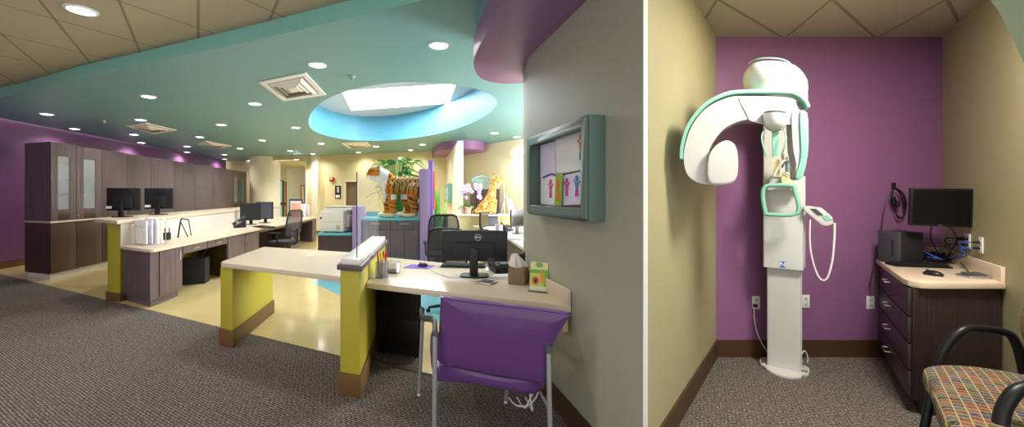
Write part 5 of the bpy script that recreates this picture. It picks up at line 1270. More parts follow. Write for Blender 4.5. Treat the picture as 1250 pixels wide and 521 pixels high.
m_ = len(secs); fs = [(j*N+k, j*N+(k+1) % N, (j+1)*N+(k+1) % N, (j+1)*N+k) for j in range(m_-1) for k in range(N)] + [tuple(range(N))[::-1], tuple(range((m_-1)*N, m_*N))]
mb.add(vs, fs); mb.build('head_cover', m_xw, t, ang=60)
mb = MB(AM); l, r_ = P(914.5, 79.5, yc), P(966, 77.5, yc)
ring = [(c_x, c_y, c_z) for c_x, c_y, c_z in [((l.x+r_.x)/2 + (r_.x-l.x)/2*1.0*math.cos(a), yc + .02 + .153*math.sin(a), P(940, 78.6, yc).z) for a in [math.pi + math.pi*k/18 for k in range(19)]]]
mb.tube(ring, .004, 6); mb.build('cover_seam', m_xg, t)
ob0 = AM @ P(930, 100, .3); 
CUR[0] = XM
mb = MB(); pa_ = XM @ Vector((P(946, 105, 0).x, .1, 0)); CUR[0] = AM
pb_ = AM @ Vector((P(946, 100, .3).x, .2, 0)); zb_ = ob0.z
mb.tube([(pa_.x, pa_.y, zb_), (pb_.x, pb_.y, zb_)], .1, 16); mb.build('overhead_boom', m_xw, t)
# rotating arm: swept arch with sensor head (left) and source column (right)
ya, yb = -.15, .10
outer_ = [(905.5, 115), (884, 118.5), (861, 130), (842, 152), (832, 180), (831, 200), (836, 214), (846, 222.5), (860, 225.5), (882, 226), (896, 224), (900.5, 214), (901.5, 195), (899, 180), (892.5, 171.5), (896, 162), (906, 152.5), (917, 148), (929, 146), (931, 138), (974, 138), (974, 122), (959, 116)]
yA = -.10
mb = MB(AM)
band = [(904, 117), (884, 120.5), (862, 132), (844.5, 153), (835.5, 180), (835, 200), (839, 213), (848, 221), (860, 225), (880, 226), (868, 214), (864, 198), (866, 183), (872, 171), (883, 158), (897, 150), (912, 146), (929, 146), (931, 140), (970, 140), (972, 126), (962, 119)]
mb.vprism(sm2(P2_(band, yA), 3), yA, yA + .16); mb.build('rotating_arm', m_xw, t, bevel=.01, seg=3)
hd = [(880, 226), (866, 223), (863.5, 205), (866, 188), (875, 176), (886, 171), (894, 173), (899.5, 181), (901.5, 197), (900.5, 213), (895, 223)]
mb = MB(AM); mb.vprism(sm2(P2_(hd, yA - .05), 3), yA - .05, yA + .16); mb.build('sensor_head', m_xw, t, bevel=.022, seg=4)
# mint outer band following the arch
pth = [(830.8, 196), (832, 178), (841, 152.5), (860, 130), (884, 117.8), (905, 114.6), (932, 114.2), (958, 114.4), (970, 117.5), (979.5, 125), (984.5, 134)]
ps = smooth([P(u, v, 0) for u, v in pth], 5)
mb = MB(AM); vs = []; w0 = .0
for i, p in enumerate(ps):
    a_ = ps[max(0, i-1)]; b_2 = ps[min(len(ps)-1, i+1)]; d_ = (b_2 - a_).normalized(); nv = Vector((d_.z, 0, -d_.x)) * .022
    for q in (p + Vector((0, yA - .012, 0)), p + Vector((0, yA + .17, 0)), p + nv + Vector((0, yA + .17, 0)), p + nv + Vector((0, yA - .012, 0))): vs.append(q)
n_p = len(ps); mb.add(vs, [(i*4+k, i*4+(k+1) % 4, (i+1)*4+(k+1) % 4, (i+1)*4+k) for i in range(n_p-1) for k in range(4)] + [(3, 2, 1, 0), tuple(range((n_p-1)*4, n_p*4))])
bmesh.ops.recalc_face_normals(mb.bm, faces=mb.bm.faces); mb.build('mint_band', m_xg, t, bevel=.004)
mb = MB(AM); mb.tube([P(902, 119.5, yA - .002), P(906, 130, yA - .002), P(913, 141, yA - .002), P(919, 148, yA - .002)], .003, 6, sub=4); mb.build('arm_seam', m_xs, t)
# inner shaded bay (recess plate) and right source column
MB(AM).vprism(P2_([(906, 128), (925, 131), (966, 131), (968, 152), (931, 152), (915, 147)], yA - .003), yA - .006, yA - .001).build('bay_plate', m_xs, t)
rc_ = [(968, 136), (978, 135), (985, 139), (986, 160), (985.5, 184), (980, 216), (970.5, 217), (971.5, 200), (968, 184), (966, 150)]
mb = MB(AM); mb.vprism(sm2(P2_(rc_, yA - .01), 2), yA - .02, yA + .16); mb.build('source_column', m_xs, t, bevel=.008)
rg = [(977, 136), (985.5, 138), (987, 160), (986.5, 186), (980, 216.5), (971, 217), (976, 200), (978, 184), (977, 160)]
mb = MB(AM); mb.vprism(sm2(P2_(rg, yA - .03), 2), yA - .035, yA + .12); mb.build('mint_column_cover', m_xg, t, bevel=.006)
mb = MB(AM); mb.tube([P(978, 134, yA - .03), P(987, 136, yA - .03)], .004, 6); mb.build('joint_line', m_grey, t)
# chin bowl and head support
c = P(945, 138, yA + .0)
prof = [(.0, -.15), (.03, -.148), (.056, -.13), (.069, -.1), (.075, -.055), (.076, -.02)]
bs_ = (P(959.5, 140, yA).x - P(930.5, 140, yA).x)/2 / .076; zz = (c.z - P(945, 161, yA).z)/.15
mb = MB(AM); mb.lathe([(r_*bs_, z*zz) for r_, z in prof], (c.x, yA - .03, c.z), 28); mb.build('motor_bowl', m_xw, t)
mb = MB(AM); mb.lathe([(.07*bs_, -.024*zz), (.07*bs_, -.004)], (c.x, yA - .03, c.z), 28); mb.build('bowl_rim', m_grey, t)
yS = yA - .03
mb = MB(AM); mb.tube([P(933, 158, yS), P(930, 167, yS-.05), P(931.5, 178, yS-.06), P(935.5, 191, yS-.03)], .006, 8, sub=4); mb.build('temple_support', m_xg, t)
mb = MB(AM); mb.tube([P(957, 158, yS), P(959.5, 167, yS-.05), P(958, 178, yS-.06), P(953.5, 191, yS-.03)], .006, 8, sub=4); mb.build('temple_support', m_xg, t)
mb = MB(AM); mb.vprism(P2_([(943, 159), (951, 159), (951.5, 189), (943.5, 191)], yS), yS + .01, yS + .03); mb.build('forehead_support', m_xg, t, bevel=.004)
CUR[0] = XM
yS = -.19
mb = MB(XM); mb.tube([P(955, 204, yS), P(956, 196, yS), P(955.3, 188, yS)], [.006, .009], 8); mb.build('bite_pin', mat('brass_pin', 'a88848', .3, metal=.8), t)
mb = MB(XM); mb.vprism(P2_([(943, 195), (952, 194), (952, 216), (943, 216)], yS + .04), yS + .04, yS + .05); mb.build('yellow_pad', m_xy, t)
mb = MB(XM); mb.tube([P(944, 215, yS-.02), P(951, 203, yS-.02), P(959, 194.5, yS-.02)], .012, 8, sub=2); mb.build('bite_arm', m_xw, t)
mb = MB(XM); c = P(962, 211, yS); d_ = P(962, 194, yS); mb.caps((c.x, yS, c.z), (d_.x, yS, d_.z), .018, .02); mb.build('bite_tube', mat('blue_grey_tube', '8aa0a8', .2, metal=.3), t)
mb = MB(XM); mb.tube([P(955, 205, yS-.03), P(958, 198, yS-.03), P(966, 196, yS-.03)], .003, 6); mb.tube([P(956, 210, yS-.03), P(963, 214, yS-.03)], .003, 6); mb.build('bite_wire', m_black, t)
mb = MB(XM); mb.vprism(sm2(P2_([(954, 212), (968, 211), (969, 226), (962, 229), (955, 227)], yS - .02), 2), yS - .02, yS + .04); mb.build('chin_pad', mat('cream_pad', 'e0cfa4', .4), t, bevel=.01)
MB(XM).vprism(P2_([(940, 214), (970, 218), (974, 232), (936, 232)], yS + .03), yS + .05, y0_ + .01).build('support_bracket', m_xw, t, bevel=.006)
lo = [(931, 238), (934, 228), (945, 226), (966, 226.5), (970, 233), (973.5, 260), (938, 261.5), (934, 258)]
mb = MB(XM); mb.tube([P(u, v, yS - .02) for u, v in lo], .0155, 10, True, 4); mb.build('hand_grip', m_xg, t)
# control panel with coiled cord
b0 = P(981, 254, -.05)
pc_ = [(980.5, 251), (990, 251.5), (1003, 253.5), (1016, 265), (1017.5, 273), (1010, 276), (1003, 275), (981, 257)]
mb = MB(XM); mb.vprism(P2_(pc_, -.07), -.09, -.055); mb.build('control_panel', m_xw, t, bevel=.008, seg=3)
MB(XM).vprism(P2_([(989, 254.5), (996, 254.5), (1005.5, 262.5), (998.5, 262.8)], -.092), -.095, -.09).build('display', m_grey, t)
MB(XM).vprism(P2_([(1004, 264), (1010, 262), (1016, 268), (1008, 269)], -.092), -.095, -.09).build('key_pad', m_xg, t)
mb = MB(XM); mb.tube([P(980, 255, -.02), P(984, 255, -.06)], .012, 8); mb.build('panel_arm', m_xs, t)
mb = MB(XM); mb.tube([P(*p, -.075) for p in ((989, 268), (988.5, 290), (990, 308), (995, 328), (1002, 341), (1010, 339), (1016, 318), (1018.5, 290), (1018.8, 272))], [.005, .0075], 8, sub=5); mb.build('panel_cord', m_whitecable, t)

# ---------------------------------------------------------------- outlets and cords on the plum wall
def outlet(u, v, name, label, group, M=None, w=.07, h=.115):
    Z = BL[1] - .0; p = Vector((X(u, Z), Z - .001, H(v, Z))) if M is None else M.translation; M = M or frame(p)
    t = thing(name, p, label, 'outlet', group)
    MB(M).box((-w/2, -.006, -h/2), (w/2, 0, h/2)).build('cover_plate', m_outlet, t, bevel=.002)
    for z in (-.024, .024):
        s = MB(M).box((-.016, -.009, z - .014), (.016, -.005, z + .014)).build('socket', mat('socket_ivory', 'd0cec8', .4) if 'socket_ivory' not in MATS else MATS['socket_ivory'], t, bevel=.002)
        mb = MB(M); mb.box((-.008, -.0095, z - .004), (-.005, -.0088, z + .006)); mb.box((.005, -.0095, z - .004), (.008, -.0088, z + .006)); mb.build('slot', m_black, s)
    return t, M
outlet(922.5, 369, 'wall_outlet', 'white outlet left of the x-ray column with a black plug in it', 'outlets on the plum wall')
outlet(983, 367.5, 'wall_outlet', 'white outlet half hidden behind the right side of the x-ray column', 'outlets on the plum wall')
outlet(1062, 369, 'wall_outlet', 'white outlet with nothing plugged in, left of the dark drawer cabinet', 'outlets on the plum wall')
Zw = BL[1]
def W(u, v, o=.012): Z = Zw - o; return Vector((X(u, Z), Z, H(v, Z)))
t = thing('power_cord', W(922, 373), 'white power cord with a black plug hanging from the left outlet', 'cord')
mb = MB(); q = W(922, 373, .03); mb.ell(q, (.018, .022, .016), 12); mb.build('plug', m_black, t)
mb = MB(); mb.tube([W(920.5, 375, .03), W(921, 390, .03), W(925, 408, .03), W(933, 424, .03), W(938, 430, .05)], .004, 8, sub=5); mb.build('cord', m_whitecable, t)
mb = MB(); mb.tube([W(978, 433, .12), W(982, 428, .12), W(985.5, 434, .12), W(986, 441, .12), W(983, 444, .12), W(979, 440, .12)], .0045, 8, sub=5); tag(mb.build('cord_loop', m_whitecable), 'small white cord loop at the foot of the x-ray column', 'cord')

# ---------------------------------------------------------------- drawer cabinet with worktop
K0 = Vector(F(1114, 507)); K1 = Vector((X(1075, 3.45), 3.45)); K2 = Vector((rwx(K0.y) - .01, K0.y)); K3 = Vector((rwx(3.44) - .012, 3.44))
t = thing('drawer_cabinet', (*K0, 0), 'dark laminate drawer cabinet with a pale top in the x-ray room corner', 'cabinet')
kd = (K1-K0).normalized(); kn = Vector((-kd.y, kd.x)); kl = (K1-K0).length
MB().prism([K0, K2, K3, K1], .1, .84).build('body', m_woodk, t, bevel=.003)
MB().prism([K0 - kn*.06 + Vector((0, .03)), K2 + Vector((0, .03)), K3, K1 - kn*.06], 0, .1).build('toe_kick', m_black2, t)
zz_ = [(.11, .28), (.29, .46), (.47, .64), (.65, .83)]
for z0, z1 in zz_:
    mb = MB(); a, b = K0 + kd*.02, K1 - kd*.04; mb.prism([a, b, b + kn*.018, a + kn*.018], z0, z1); d_ = mb.build('drawer', m_woodk, t, bevel=.003)
    mb = MB(); q = K0 + kd*kl*.55 + kn*.02; handle(mb, q, kd, (z0+z1)/2 + .03, .13, False, kn, .0055); mb.build('handle', m_steel, d_)
ct = [K1 + kn*.03 + Vector((0, .01)), K0 + kn*.025 + kd*.12, K0 + kn*.012 + kd*.05 - Vector((-.0, .0)), K0 + Vector((.03, -.025)), K0 + Vector((.10, -.035)), Vector((rwx(K0.y-.035) - .004, K0.y - .035)), Vector((K3.x, 3.462))]
MB().prism(ct, .84, .88).build('worktop', m_top, t, bevel=.006)
sa, sb = Vector((rwx(K0.y-.03) - .003, K0.y-.03)), Vector((rwx(3.44) - .003, 3.44)); sn = Vector((-rs, 0)); 
wr = (sb-sa).normalized(); wrn = Vector((-wr.y, wr.x))
MB().prism([sa, sb, sb + wrn*.02, sa + wrn*.02], .88, .98).build('side_splash', m_top, t, bevel=.004)
MB().box((K1.x + .02, 3.44, .88), (K3.x - .02, 3.462, .98)).build('back_splash', m_top, t, bevel=.004)
# desktop computer lying on the worktop
def CT(u, v): return Vector((*F(u, v, .88), .88))
p = CT(1100, 317.5); p = Vector((X(1100, 3.22), 3.22, .88))
t = thing('desktop_computer', p, 'black compact desktop computer standing upright on the pale worktop', 'computer')
Mq = frame(p, math.radians(-6))
w_ = 44/FL*3.1*.66; hh = .265
MB(Mq).box((-w_/2 + .03, -.08, .008), (w_/2, .1, hh)).build('case', m_black2, t, bevel=.005)
MB(Mq).box((-w_/2, -.08, .008), (-w_/2 + .03, .1, hh + .002)).build('front_bezel', m_grey, t, bevel=.005)
mb = MB(Mq); mb.box((-w_/2 - .001, -.04, .06), (-w_/2 + .003, -.03, .2)); mb.build('drive_slot', m_black, t)
mb = MB(Mq)
for x in (-.07, .07): mb.cbox((x, -.05, .004), (.03, .02, .008)); mb.cbox((x, .07, .004), (.03, .02, .008))
mb.split('foot', m_black, t)
keyboard(frame(CT(1120.5, 325) , math.radians(-14)) @ Matrix.Diagonal((1, 1, 1, 1)), 'black keyboard on the worktop in front of the desktop computer', w=.36, d=.12)
mouse(frame(CT(1139, 336), math.radians(15)), 'black mouse right of the keyboard on the pale worktop')
Mq = frame(CT(1191, 338.5), math.radians(-4)); t = thing('card_reader', Mq.translation, 'small silver and black card reader on the worktop near the wall splash', 'card reader')
MB(Mq).prism(rrect(.17, .11, .02), 0, .018).build('body', m_steel, t, bevel=.006); MB(Mq @ Rx(8)).box((-.06, -.02, .017), (.05, .04, .028)).build('slot_unit', m_grey, t, bevel=.004)
# wall mounted monitor
Zm = 3.0; Mm = frame((X(1147, Zm), Zm, H(253, Zm)), 0)
cor = [P_ for P_ in [loc(Mm, u, v, b) for u, v, b in ((1115, 233, .05), (1182.5, 229, -.12), (1179.8, 275, -.12), (1111.5, 270.5, .05))]]
t = thing('monitor', Mm.translation, 'black wall-mounted monitor tilted above the worktop in the x-ray room', 'monitor')
mw = .47; th = math.radians(-22); Mt = Mm @ Matrix.Rotation(th, 4, 'Z') @ Matrix.Rotation(math.radians(1.5), 4, 'Y')
MB(Mt).box((-.178, -.018, -.148), (.178, .018, .148)).build('bezel', m_black, t, bevel=.006)
MB(Mt).box((-.164, -.02, -.13), (.164, -.0175, .134)).build('screen', m_screen, t)
text('DELL', .012, Mt @ Matrix.Translation((0, -.019, -.139)) @ RX, m_steel, t, 'logo_lettering')
aw = Vector((rwx(3.15) - .003, 3.15, H(253, Zm))); pm = Mt @ Vector((0, .02, 0))
mb = MB(); el_ = (aw + pm)/2 + Vector((-.02, .1, 0)); mb.tube([pm, el_], .016, 8); mb.tube([el_, aw - Vector((.03, 0, 0))], .016, 8); mb.cbox((aw.x - .02, aw.y, aw.z), (.03, .09, .16)); mb.ell(el_, .025, 10); mb.build('wall_arm', m_grey, t)
# outlets on right wall with plugs
wy = math.atan2(BR[1]-RF[1], BR[0]-RF[0])
def onr(u, v, o=.0): k = (u-UX)/FL; Z = (RF[0] - rs*RF[1]) / (k - rs); return Vector((rwx(Z) - .002, Z, H(v, Z)))
nr_ = Vector((-math.sin(wy), math.cos(wy), 0))
def outr(u, v, label, w):
    p = onr(u, v); M = frame(p, wy + math.pi) ; return outlet(u, v, 'wall_outlet', label, 'outlets above the worktop', M=M @ Matrix.Rotation(math.pi, 4, 'Z') , w=w)
q = onr(1182, 293)
def outr(u, v, label, w, data=False):
    p = onr(u, v); x_ = Vector((math.cos(wy), math.sin(wy), 0)); y_ = Vector((math.sin(wy), -math.cos(wy), 0))   # y_ points away from the room
    M = Matrix(((-x_.x, y_.x, 0, p.x), (-x_.y, y_.y, 0, p.y), (0, 0, 1, p.z), (0, 0, 0, 1)))
    return outlet(u, v, 'wall_outlet', label, 'outlets above the worktop', M=M, w=w)
outr(1182, 294, 'double white outlet with two black plugs on the olive wall', .11)
outr(1198.5, 299, 'white data outlet with two blue network cables on the olive wall', .07)
ro = Vector((-math.sin(wy), math.cos(wy), 0))
def R_(u, v, o=.03): p = onr(u, v); return p + Vector((-math.sin(wy), math.cos(wy), 0)) * o
def WT_(u, v, z):
    p = Vector((*F(u, v, z), z)); e_ = Vector((0, 0, EYE)); d_ = p - e_
    s_ = min(1, 3.40 / d_.y); k_ = RF[0] - rs*RF[1] - .035
    s_ = min(s_, k_ / (d_.x - rs*d_.y)) if d_.x - rs*d_.y > 0 else s_
    q_ = e_ + d_*s_; q_.z = max(q_.z, .885); return q_
for k, (u0, v0) in enumerate(((1183, 291), (1183, 298))):
    t = thing('power_cord', R_(u0, v0), ('black power cord plugged into the upper socket of the double outlet', 'black power cord plugged into the lower socket of the double outlet')[k], 'cord', 'black power cords above the worktop')
    mb = MB(); mb.caps(R_(u0, v0, .015), R_(u0 - 3, v0 + .5, .045), .016, .012); mb.build('plug', m_black, t)
    mb = MB(); mb.tube([R_(u0-3, v0+.5, .045), R_(u0-9, v0+2, .09), WT_(1163, 308 + 3*k, 1.0), WT_(1155, 314, .93), WT_(1150, 318, .895)], .005, 6, sub=6); mb.build('cord', m_black, t)
for k, (u0, v0) in enumerate(((1199, 296), (1199, 303))):
    t = thing('network_cable', R_(u0, v0), ('blue network cable in the upper socket of the data outlet', 'blue network cable in the lower socket of the data outlet')[k], 'cable', 'blue network cables')
    MB().caps(R_(u0, v0, .01), R_(u0-2, v0, .03), .009, .008).build('connector', m_black2, t)
    mb = MB(); mb.tube([R_(u0-2, v0, .03), R_(u0-8, v0+2, .08), WT_(1180, 307+4*k, .99), WT_(1165, 314+2*k, .91), WT_(1152, 317, .895), WT_(1138, 312, .93), WT_(1132, 318, .89)], .004, 6, sub=6); mb.build('cable', m_bluecable, t)
r = random.Random(11)
for nm, mm, lb, cnt in (('cable_bundle', m_black, 'tangle of black cables between computer and outlets', 9), ('cable_bundle', m_bluecable, 'tangle of blue cables between computer and outlets', 5)):
    mb = MB()
    for i in range(cnt):
        pts = [Vector((X(1121, 3.2), 3.22, .9 + .2*r.random()))]
        for k in range(4): pts.append(WT_(1130 + 24*r.random(), 308 + 9*r.random(), .895 + .05*r.random()))
        pts.append(WT_(1152 + 6*r.random(), 314 + 3*r.random(), .893)); mb.tube(pts, .0035, 5, sub=5)
    tag(mb.build(nm, mm), lb, 'cable bundle', kind='stuff')
mb = MB(); mb.tube([Mt @ Vector((-.03, .02, -.13)), WT_(1136, 290, 1.08), WT_(1145, 308, .97), WT_(1150, 314, .92)], .004, 6, sub=5); mb.tube([Mt @ Vector((.06, .02, -.13)), WT_(1168, 290, 1.08), WT_(1163, 303, .98), WT_(1157, 313, .91)], .004, 6, sub=5); tag(mb.build('monitor_cable', m_black), 'two black cables hanging down from the wall-mounted monitor', 'cable')
mb = MB(); mb.tube([WT_(1172, 320, .9), WT_(1181, 330, .89), WT_(1186, 336, .9)], .0035, 6, sub=5); tag(mb.build('reader_cable', m_black), 'thin black cable leading to the silver card reader', 'cable')
# hook with hanging cable coil on the plum wall
t = thing('wall_hook', W(1091, 227, 0), 'small black hook on the plum wall holding a coiled cable', 'hook')
mb = MB(); mb.cbox(W(1091, 227, .006), (.03, .01, .06)); mb.tube([W(1091, 224, .01), W(1091, 227, .04), W(1091, 231, .05), W(1091, 229, .06)], .006, 6, sub=3); mb.build('hook', m_black, t)
t = thing('coiled_cable', W(1094, 245, .05), 'black cable coil with its adapter hanging from the hook on the plum wall', 'cable')
mb = MB()
for k in range(4):
    dx = k*1.6; mb.tube([W(1091, 229, .045), W(1098 + dx, 236, .04 + .006*k), W(1103 + dx*.8, 250, .04), W(1103, 262 + dx*.6, .04), W(1097 - dx*.5, 267 - dx, .04), W(1092, 255 - dx, .04), W(1089.5, 240, .04)], .0035, 6, True, 5)
mb.tube([W(1091, 229, .04), W(1085, 238, .03), W(1079, 258, .03), W(1076, 280, .03), W(1075.5, 300, .03), W(1070, 312, .03), W(1066, 328, .03), W(1061, 350, .03)], .0035, 6, sub=5); mb.build('cable', m_black, t)
mb = MB(); mb.caps(W(1090, 241, .05), W(1091.5, 249, .05), .018, .018); mb.caps(W(1096, 251, .05), W(1096, 246, .05), .015, .012); mb.build('adapter', m_black, t)
mb = MB(); mb.tube([W(1075, 295, .03), W(1069, 303, .03), W(1067, 320, .03), W(1064, 340, .03), W(1063, 362, .03)], .0025, 6, sub=5); tag(mb.build('thin_wire', m_grey), 'thin dark wire hanging beside the cabinet on the plum wall', 'wire')

# ---------------------------------------------------------------- patterned armchair
AC = frame((2.5, 1.86, 0), math.radians(0))
t = thing('patterned_armchair', (2.5, 1.86, 0), 'armchair with multicoloured patterned seat and black arms at the lower right', 'chair')
def Q(u, v, z): a = F(u, v, z); return Vector((a[0], a[1]))
sp_ = [Q(*p, .47) for p in ((1137, 458), (1142, 446), (1155, 441), (1185, 444), (1225, 449), (1262, 455))]
seatp = [Q(1137, 460, .46), Q(1141, 447, .46), Q(1153, 441, .46), Q(1180, 443.5, .46), Q(1220, 447, .46), Q(1265, 452, .46)]
# plan outline of the seat: front rounded at the left, backrest to the right
sc_ = Vector((2.55, 1.80))
pl_ = [(1.93, 1.62), (2.08, 1.8), (2.28, 2.0), (2.42, 2.16), (2.6, 2.2), (2.8, 2.14), (2.93, 1.96), (2.82, 1.66), (2.6, 1.42), (2.2, 1.4), (1.97, 1.47)]
mb = MB(); o3 = sm2(pl_, 4); cx3 = sum(p[0] for p in o3)/len(o3); cy3 = sum(p[1] for p in o3)/len(o3); N = len(o3); vs = []
pr3 = [(.9, .385), (.97, .39), (1.0, .415), (1.0, .455), (.98, .478), (.92, .492), (.6, .505), (.3, .508)]
for s, z in pr3: vs += [(cx3 + (x-cx3)*s, cy3 + (y-cy3)*s, z) for x, y in o3]
mb.add(vs, [(j*N+k, j*N+(k+1) % N, (j+1)*N+(k+1) % N, (j+1)*N+k) for j in range(len(pr3)-1) for k in range(N)] + [tuple(range(N))[::-1], tuple(range((len(pr3)-1)*N, len(pr3)*N))]); bmesh.ops.recalc_face_normals(mb.bm, faces=mb.bm.faces)
mb.build('seat', m_fabric, t, ang=80)
mb = MB(Matrix.Translation((2.86, 1.86, .78)) @ Rz(-14) @ Ry(8)); mb.ell((0, 0, 0), (.06, .27, .25), 32); mb.build('backrest', m_fabric, t)
def armtube(y, pts):
    mb = MB(); P_ = smooth([Vector((x, y, z)) for x, z in pts], 5); mb.tube(P_, .019, 12); return mb.build('arm', m_black, t)
def arm3(pts, r):
    mb = MB(); mb.tube(smooth([Vector(p) for p in pts], 5), r, 12); return mb.build('arm', m_black, t)
arm3([(2.50, 2.24, .0), (2.57, 2.24, .35), (2.61, 2.22, .56), (2.68, 2.2, .672), (2.76, 2.2, .69), (2.90, 2.19, .675), (2.96, 2.18, .63), (3.0, 2.17, .45), (3.02, 2.14, .0)], .021)
arm3([(2.02, 1.56, .0), (2.07, 1.57, .30), (2.115, 1.6, .50), (2.15, 1.6, .60), (2.22, 1.6, .65), (2.4, 1.58, .665), (2.62, 1.52, .65), (2.72, 1.5, .55), (2.76, 1.48, .0)], .025)
for q_ in (((2.57, 2.22, .38), (2.08, 1.6, .38)), ((3.0, 2.14, .38), (2.74, 1.5, .38))):
    mb = MB(); mb.tube(q_, .016, 8); mb.build('seat_rail', m_black, t)
mb = MB(); mb.tube([(2.86, 1.86, .38), (2.97, 1.84, .47), (2.98, 1.84, .78)], .018, 8, sub=3); mb.build('back_support', m_black, t)
# ---------------------------------------------------------------- ceiling fixtures and light
def spot(x, y, z, e, size=150, r=.07, col=(1, .96, .93), bl=.8):
    l = bpy.data.lights.new('spot', 'SPOT'); l.energy = e; l.spot_size = math.radians(size); l.spot_blend = bl; l.shadow_soft_size = r; l.color = col
    o = bpy.data.objects.new('lamp_light', l); COL.objects.link(o); o.location = (x, y, z); return o
def area(x, y, z, e, sx, sy, rot, col=(1, 1, 1)):
    l = bpy.data.lights.new('area', 'AREA'); l.shape = 'RECTANGLE'; l.size = sx; l.size_y = sy; l.energy = e; l.color = col
    o = bpy.data.objects.new('lamp_light', l); COL.objects.link(o); o.location = (x, y, z); o.rotation_euler = rot; return o
lproto = thing('ceiling_downlight', (0, 0, 0), 'round', 'downlight', 'recessed downlights in the turquoise ceiling')
MB().lathe([(.078, -.004), (.078, .0), (.06, 0)], n=24).build('lens', m_lens, lproto)
mb = MB(); pr = [(.078, 0), (.08, -.012), (.1, -.008), (.102, 0)]
vs = []; 
for i, (r, z) in enumerate(pr + []):
    for k in range(28): a = 2*math.pi*k/28; vs.append((r*math.cos(a), r*math.sin(a), z))
mb.add(vs, [(i*28+k, i*28+(k+1) % 28, (i+1)*28+(k+1) % 28, (i+1)*28+k) for i in range(3) for k in range(28)])
mb.build('trim_ring', m_ringw, lproto)
lights = [
 (535, 55, 'large bright round downlight nearest the near mauve soffit'), (387, 79, 'round downlight just above the big square air vent'),
 (181, 117.5, 'round downlight left of the big square air vent, high up'), (311, 126.5, 'round downlight below the left corner of the big square vent'),
 (57, 139, 'leftmost round downlight, above the purple wall'), (171.5, 146, 'round downlight just above the second square vent'),
 (91, 157, 'round downlight over the glass doors of the tall cabinet'), (163.5, 164, 'round downlight just left below the second vent'),
 (172.5, 174, 'round downlight above the plain cabinet panels, left of the row'), (270, 152, 'round downlight in line between the second vent and the oval well'),
 (244, 167, 'round downlight to the right of the second vent'), (228.5, 178.5, 'front one of the close pair of downlights near the purple wall end'),
 (228.5, 185.5, 'rear one of the close pair of downlights near the purple wall end'), (361, 155.5, 'round downlight left of the oval blue well'),
 (293, 181, 'round downlight right of the third small vent'), (320, 171, 'round downlight midway between third vent and oval well'),
 (274, 188.5, 'front downlight of the pair where purple and cream walls meet'), (274, 194, 'rear downlight of the pair where purple and cream walls meet'),
 (354, 184, 'round downlight above the corridor opening'), (392, 175, 'round downlight left of the fourth vent under the oval well'),
 (382, 187.5, 'small far downlight above the slim pilaster'), (459, 178.5, 'round downlight right of the fourth vent'),
 (437.5, 185.8, 'small far downlight above the brown door'), (501, 183, 'small far downlight over the toy tiger'),
 (516, 176.3, 'round downlight left of the small mauve soffit'), (603.5, 162.3, 'round downlight right of the small mauve soffit'),
 (631, 167.2, 'round downlight closest to the picture frame corner')]
for i, (u, v, lb) in enumerate(lights):
    o = lproto if i == 0 else copy_tree(lproto)
    x, y = F(u, v, HC); o.location = (x, y, HC - .001); o['label'] = lb; ORG[o.name] = Vector(o.location)
    spot(x, y, HC - .03, LAMP if y > 3 else LAMP)
o = copy_tree(lproto); x, y = F(99, 12, HT); o.location = (x, y, HT - .001); o.scale = (1.15, 1.15, 1); o['label'] = 'round downlight in the beige tiled ceiling'
o['group'] = 'downlight in the tiled ceiling'
spot(x, y, HT - .03, LAMP * 1.2)
spot(-2.2, .9, HT - .03, LAMP*1.6); spot(-5.2, 1.2, HT - .03, LAMP*1.6)
for k, (xx, yy) in enumerate(((-2.2, .9), (-5.2, 1.2))):
    o = copy_tree(lproto); o.location = (xx, yy, HT - .001); o['label'] = ('round downlight in the tiled ceiling over the carpet, right one', 'round downlight in the tiled ceiling over the carpet, left one')[k]; o['group'] = 'downlights in the tiled ceiling overhead'
o = copy_tree(lproto); x, y = F(362, 194.5, 2.75); o.location = (x, y, 2.749); o['label'] = 'small downlight in the lower corridor ceiling'; o['group'] = 'corridor downlight'
spot(x, y, 2.7, LAMP * 1.4)
# square vents
def vent(px, label, h=HC):
    P = [Vector((*F(u, v, h), h)) for u, v in px]; c = sum(P, Vector()) / 4
    t = thing('ceiling_vent', c, label, 'air vent', 'square air vents in the turquoise ceiling')
    def ring(mb, s0, s1, z0, z1):
        a = [c + (p - c) * s0 + Vector((0, 0, z0)) for p in P]; b = [c + (p - c) * s1 + Vector((0, 0, z1)) for p in P]
        mb.add(a + b, [(i, (i+1) % 4, 4 + (i+1) % 4, 4 + i) for i in range(4)])
    mb = MB(); ring(mb, 1, 1, 0, -.012); ring(mb, 1, .8, -.012, -.012); ring(mb, .8, .78, -.012, 0); mb.build('vent_frame', m_vent, t)
    mb = MB(); mb.face([c + (p - c) * .8 + Vector((0, 0, -.002)) for p in P]); mb.build('backing', m_ventd, t)
    mb = MB()
    for s_ in (.72, .54, .36): ring(mb, s_, s_ - .13, -.008, -.035)
    mb.face([c + (p - c) * .2 + Vector((0, 0, -.03)) for p in P]); mb.build('louvre', m_vent, t)
vent([(315.6, 99.8), (373, 88), (398, 115), (346, 122.8)], 'large square white air vent left of the oval blue well')
vent([(153.5, 153.5), (178, 149.5), (215.6, 158.5), (188, 163)], 'square white air vent above the long run of tall cabinets')
vent([(240, 175.4), (252, 172), (283, 177.7), (270.5, 180.4)], 'small far square vent near the end of the tall cabinets')
vent([(417, 174.6), (448, 172.7), (453, 178.4), (426, 181)], 'small far square vent right below the oval blue well')
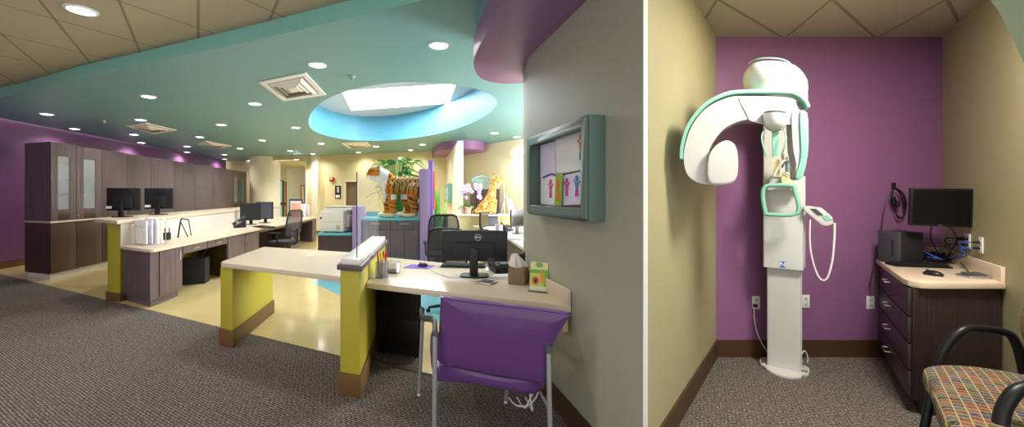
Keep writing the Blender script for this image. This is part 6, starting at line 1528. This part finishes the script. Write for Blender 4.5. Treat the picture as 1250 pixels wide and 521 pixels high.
for k, (u, v) in enumerate(((430, 93), (127, 147.5))):
    x, y = F(u, v, HC); mb = MB(); mb.lathe([(.02, -.035), (.02, -.03), (.035, -.012), (.035, 0)], (x, y, HC), 16); mb.lathe([(.012, -.05), (.025, -.045), (.025, -.042), (.006, -.036)], (x, y, HC), 12)
    mb.build('ceiling_sprinkler', m_steel, label=('small metal sprinkler head between the big vent and the oval well', 'small metal sprinkler head above the tall cabinet')[k], cat='sprinkler', group='fire sprinkler heads')
# skylight and window daylight
sc = sum((Vector(p) for p in sq), Vector((0, 0))) / 4
area(sc.x, sc.y, WT + .2, SKYL, 1.6, 1.6, (0, 0, 0), (.85, .93, 1))
area(3.3, 6.6, 1.75, WIN, 3, 1.6, (0, math.pi/2, 0), (1, .98, .95))
# x-ray room fixture (overhead, before the machine)
tx = thing('ceiling_panel_light', (2.3, 1.75, HR), 'square lit ceiling panel in the x-ray room', 'ceiling light')
MB().cbox((2.3, 1.75, HR - .012), (.62, .62, .02)).build('panel_frame', m_ringw, tx, bevel=.003)
MB().cbox((2.3, 1.75, HR - .024), (.54, .54, .006)).build('diffuser', mat('diffuser', 'ffffff', .4, emis='fff6e8', es=4), tx)
area(2.3, 1.75, HR - .05, XR, .5, .5, (0, 0, 0), (1, .95, .86))
w = bpy.data.worlds.new('World'); S.world = w; w.use_nodes = True
bg = w.node_tree.nodes['Background']; bg.inputs[0].default_value = (.93, .96, 1, 1); bg.inputs[1].default_value = WORLD
cam = bpy.data.cameras.new('Camera'); co = bpy.data.objects.new('Camera', cam); COL.objects.link(co)
co.location = (0, 0, EYE); co.rotation_euler = (math.pi/2, 0, 0)
cam.sensor_width = 36; cam.lens = FL / 1250 * 36; cam.shift_x = (625 - UX) / 1250; cam.shift_y = -(260.5 - VY) / 1250; cam.clip_start = .05
S.camera = co
vs_ = S.view_settings; vs_.view_transform = 'Standard'; vs_.look = 'None'; vs_.gamma = 1; vs_.use_curve_mapping = False; vs_.exposure = EXPO
try: S.cycles.use_denoising = True; S.cycles.max_bounces = 6; S.cycles.sample_clamp_indirect = 6
except Exception: pass
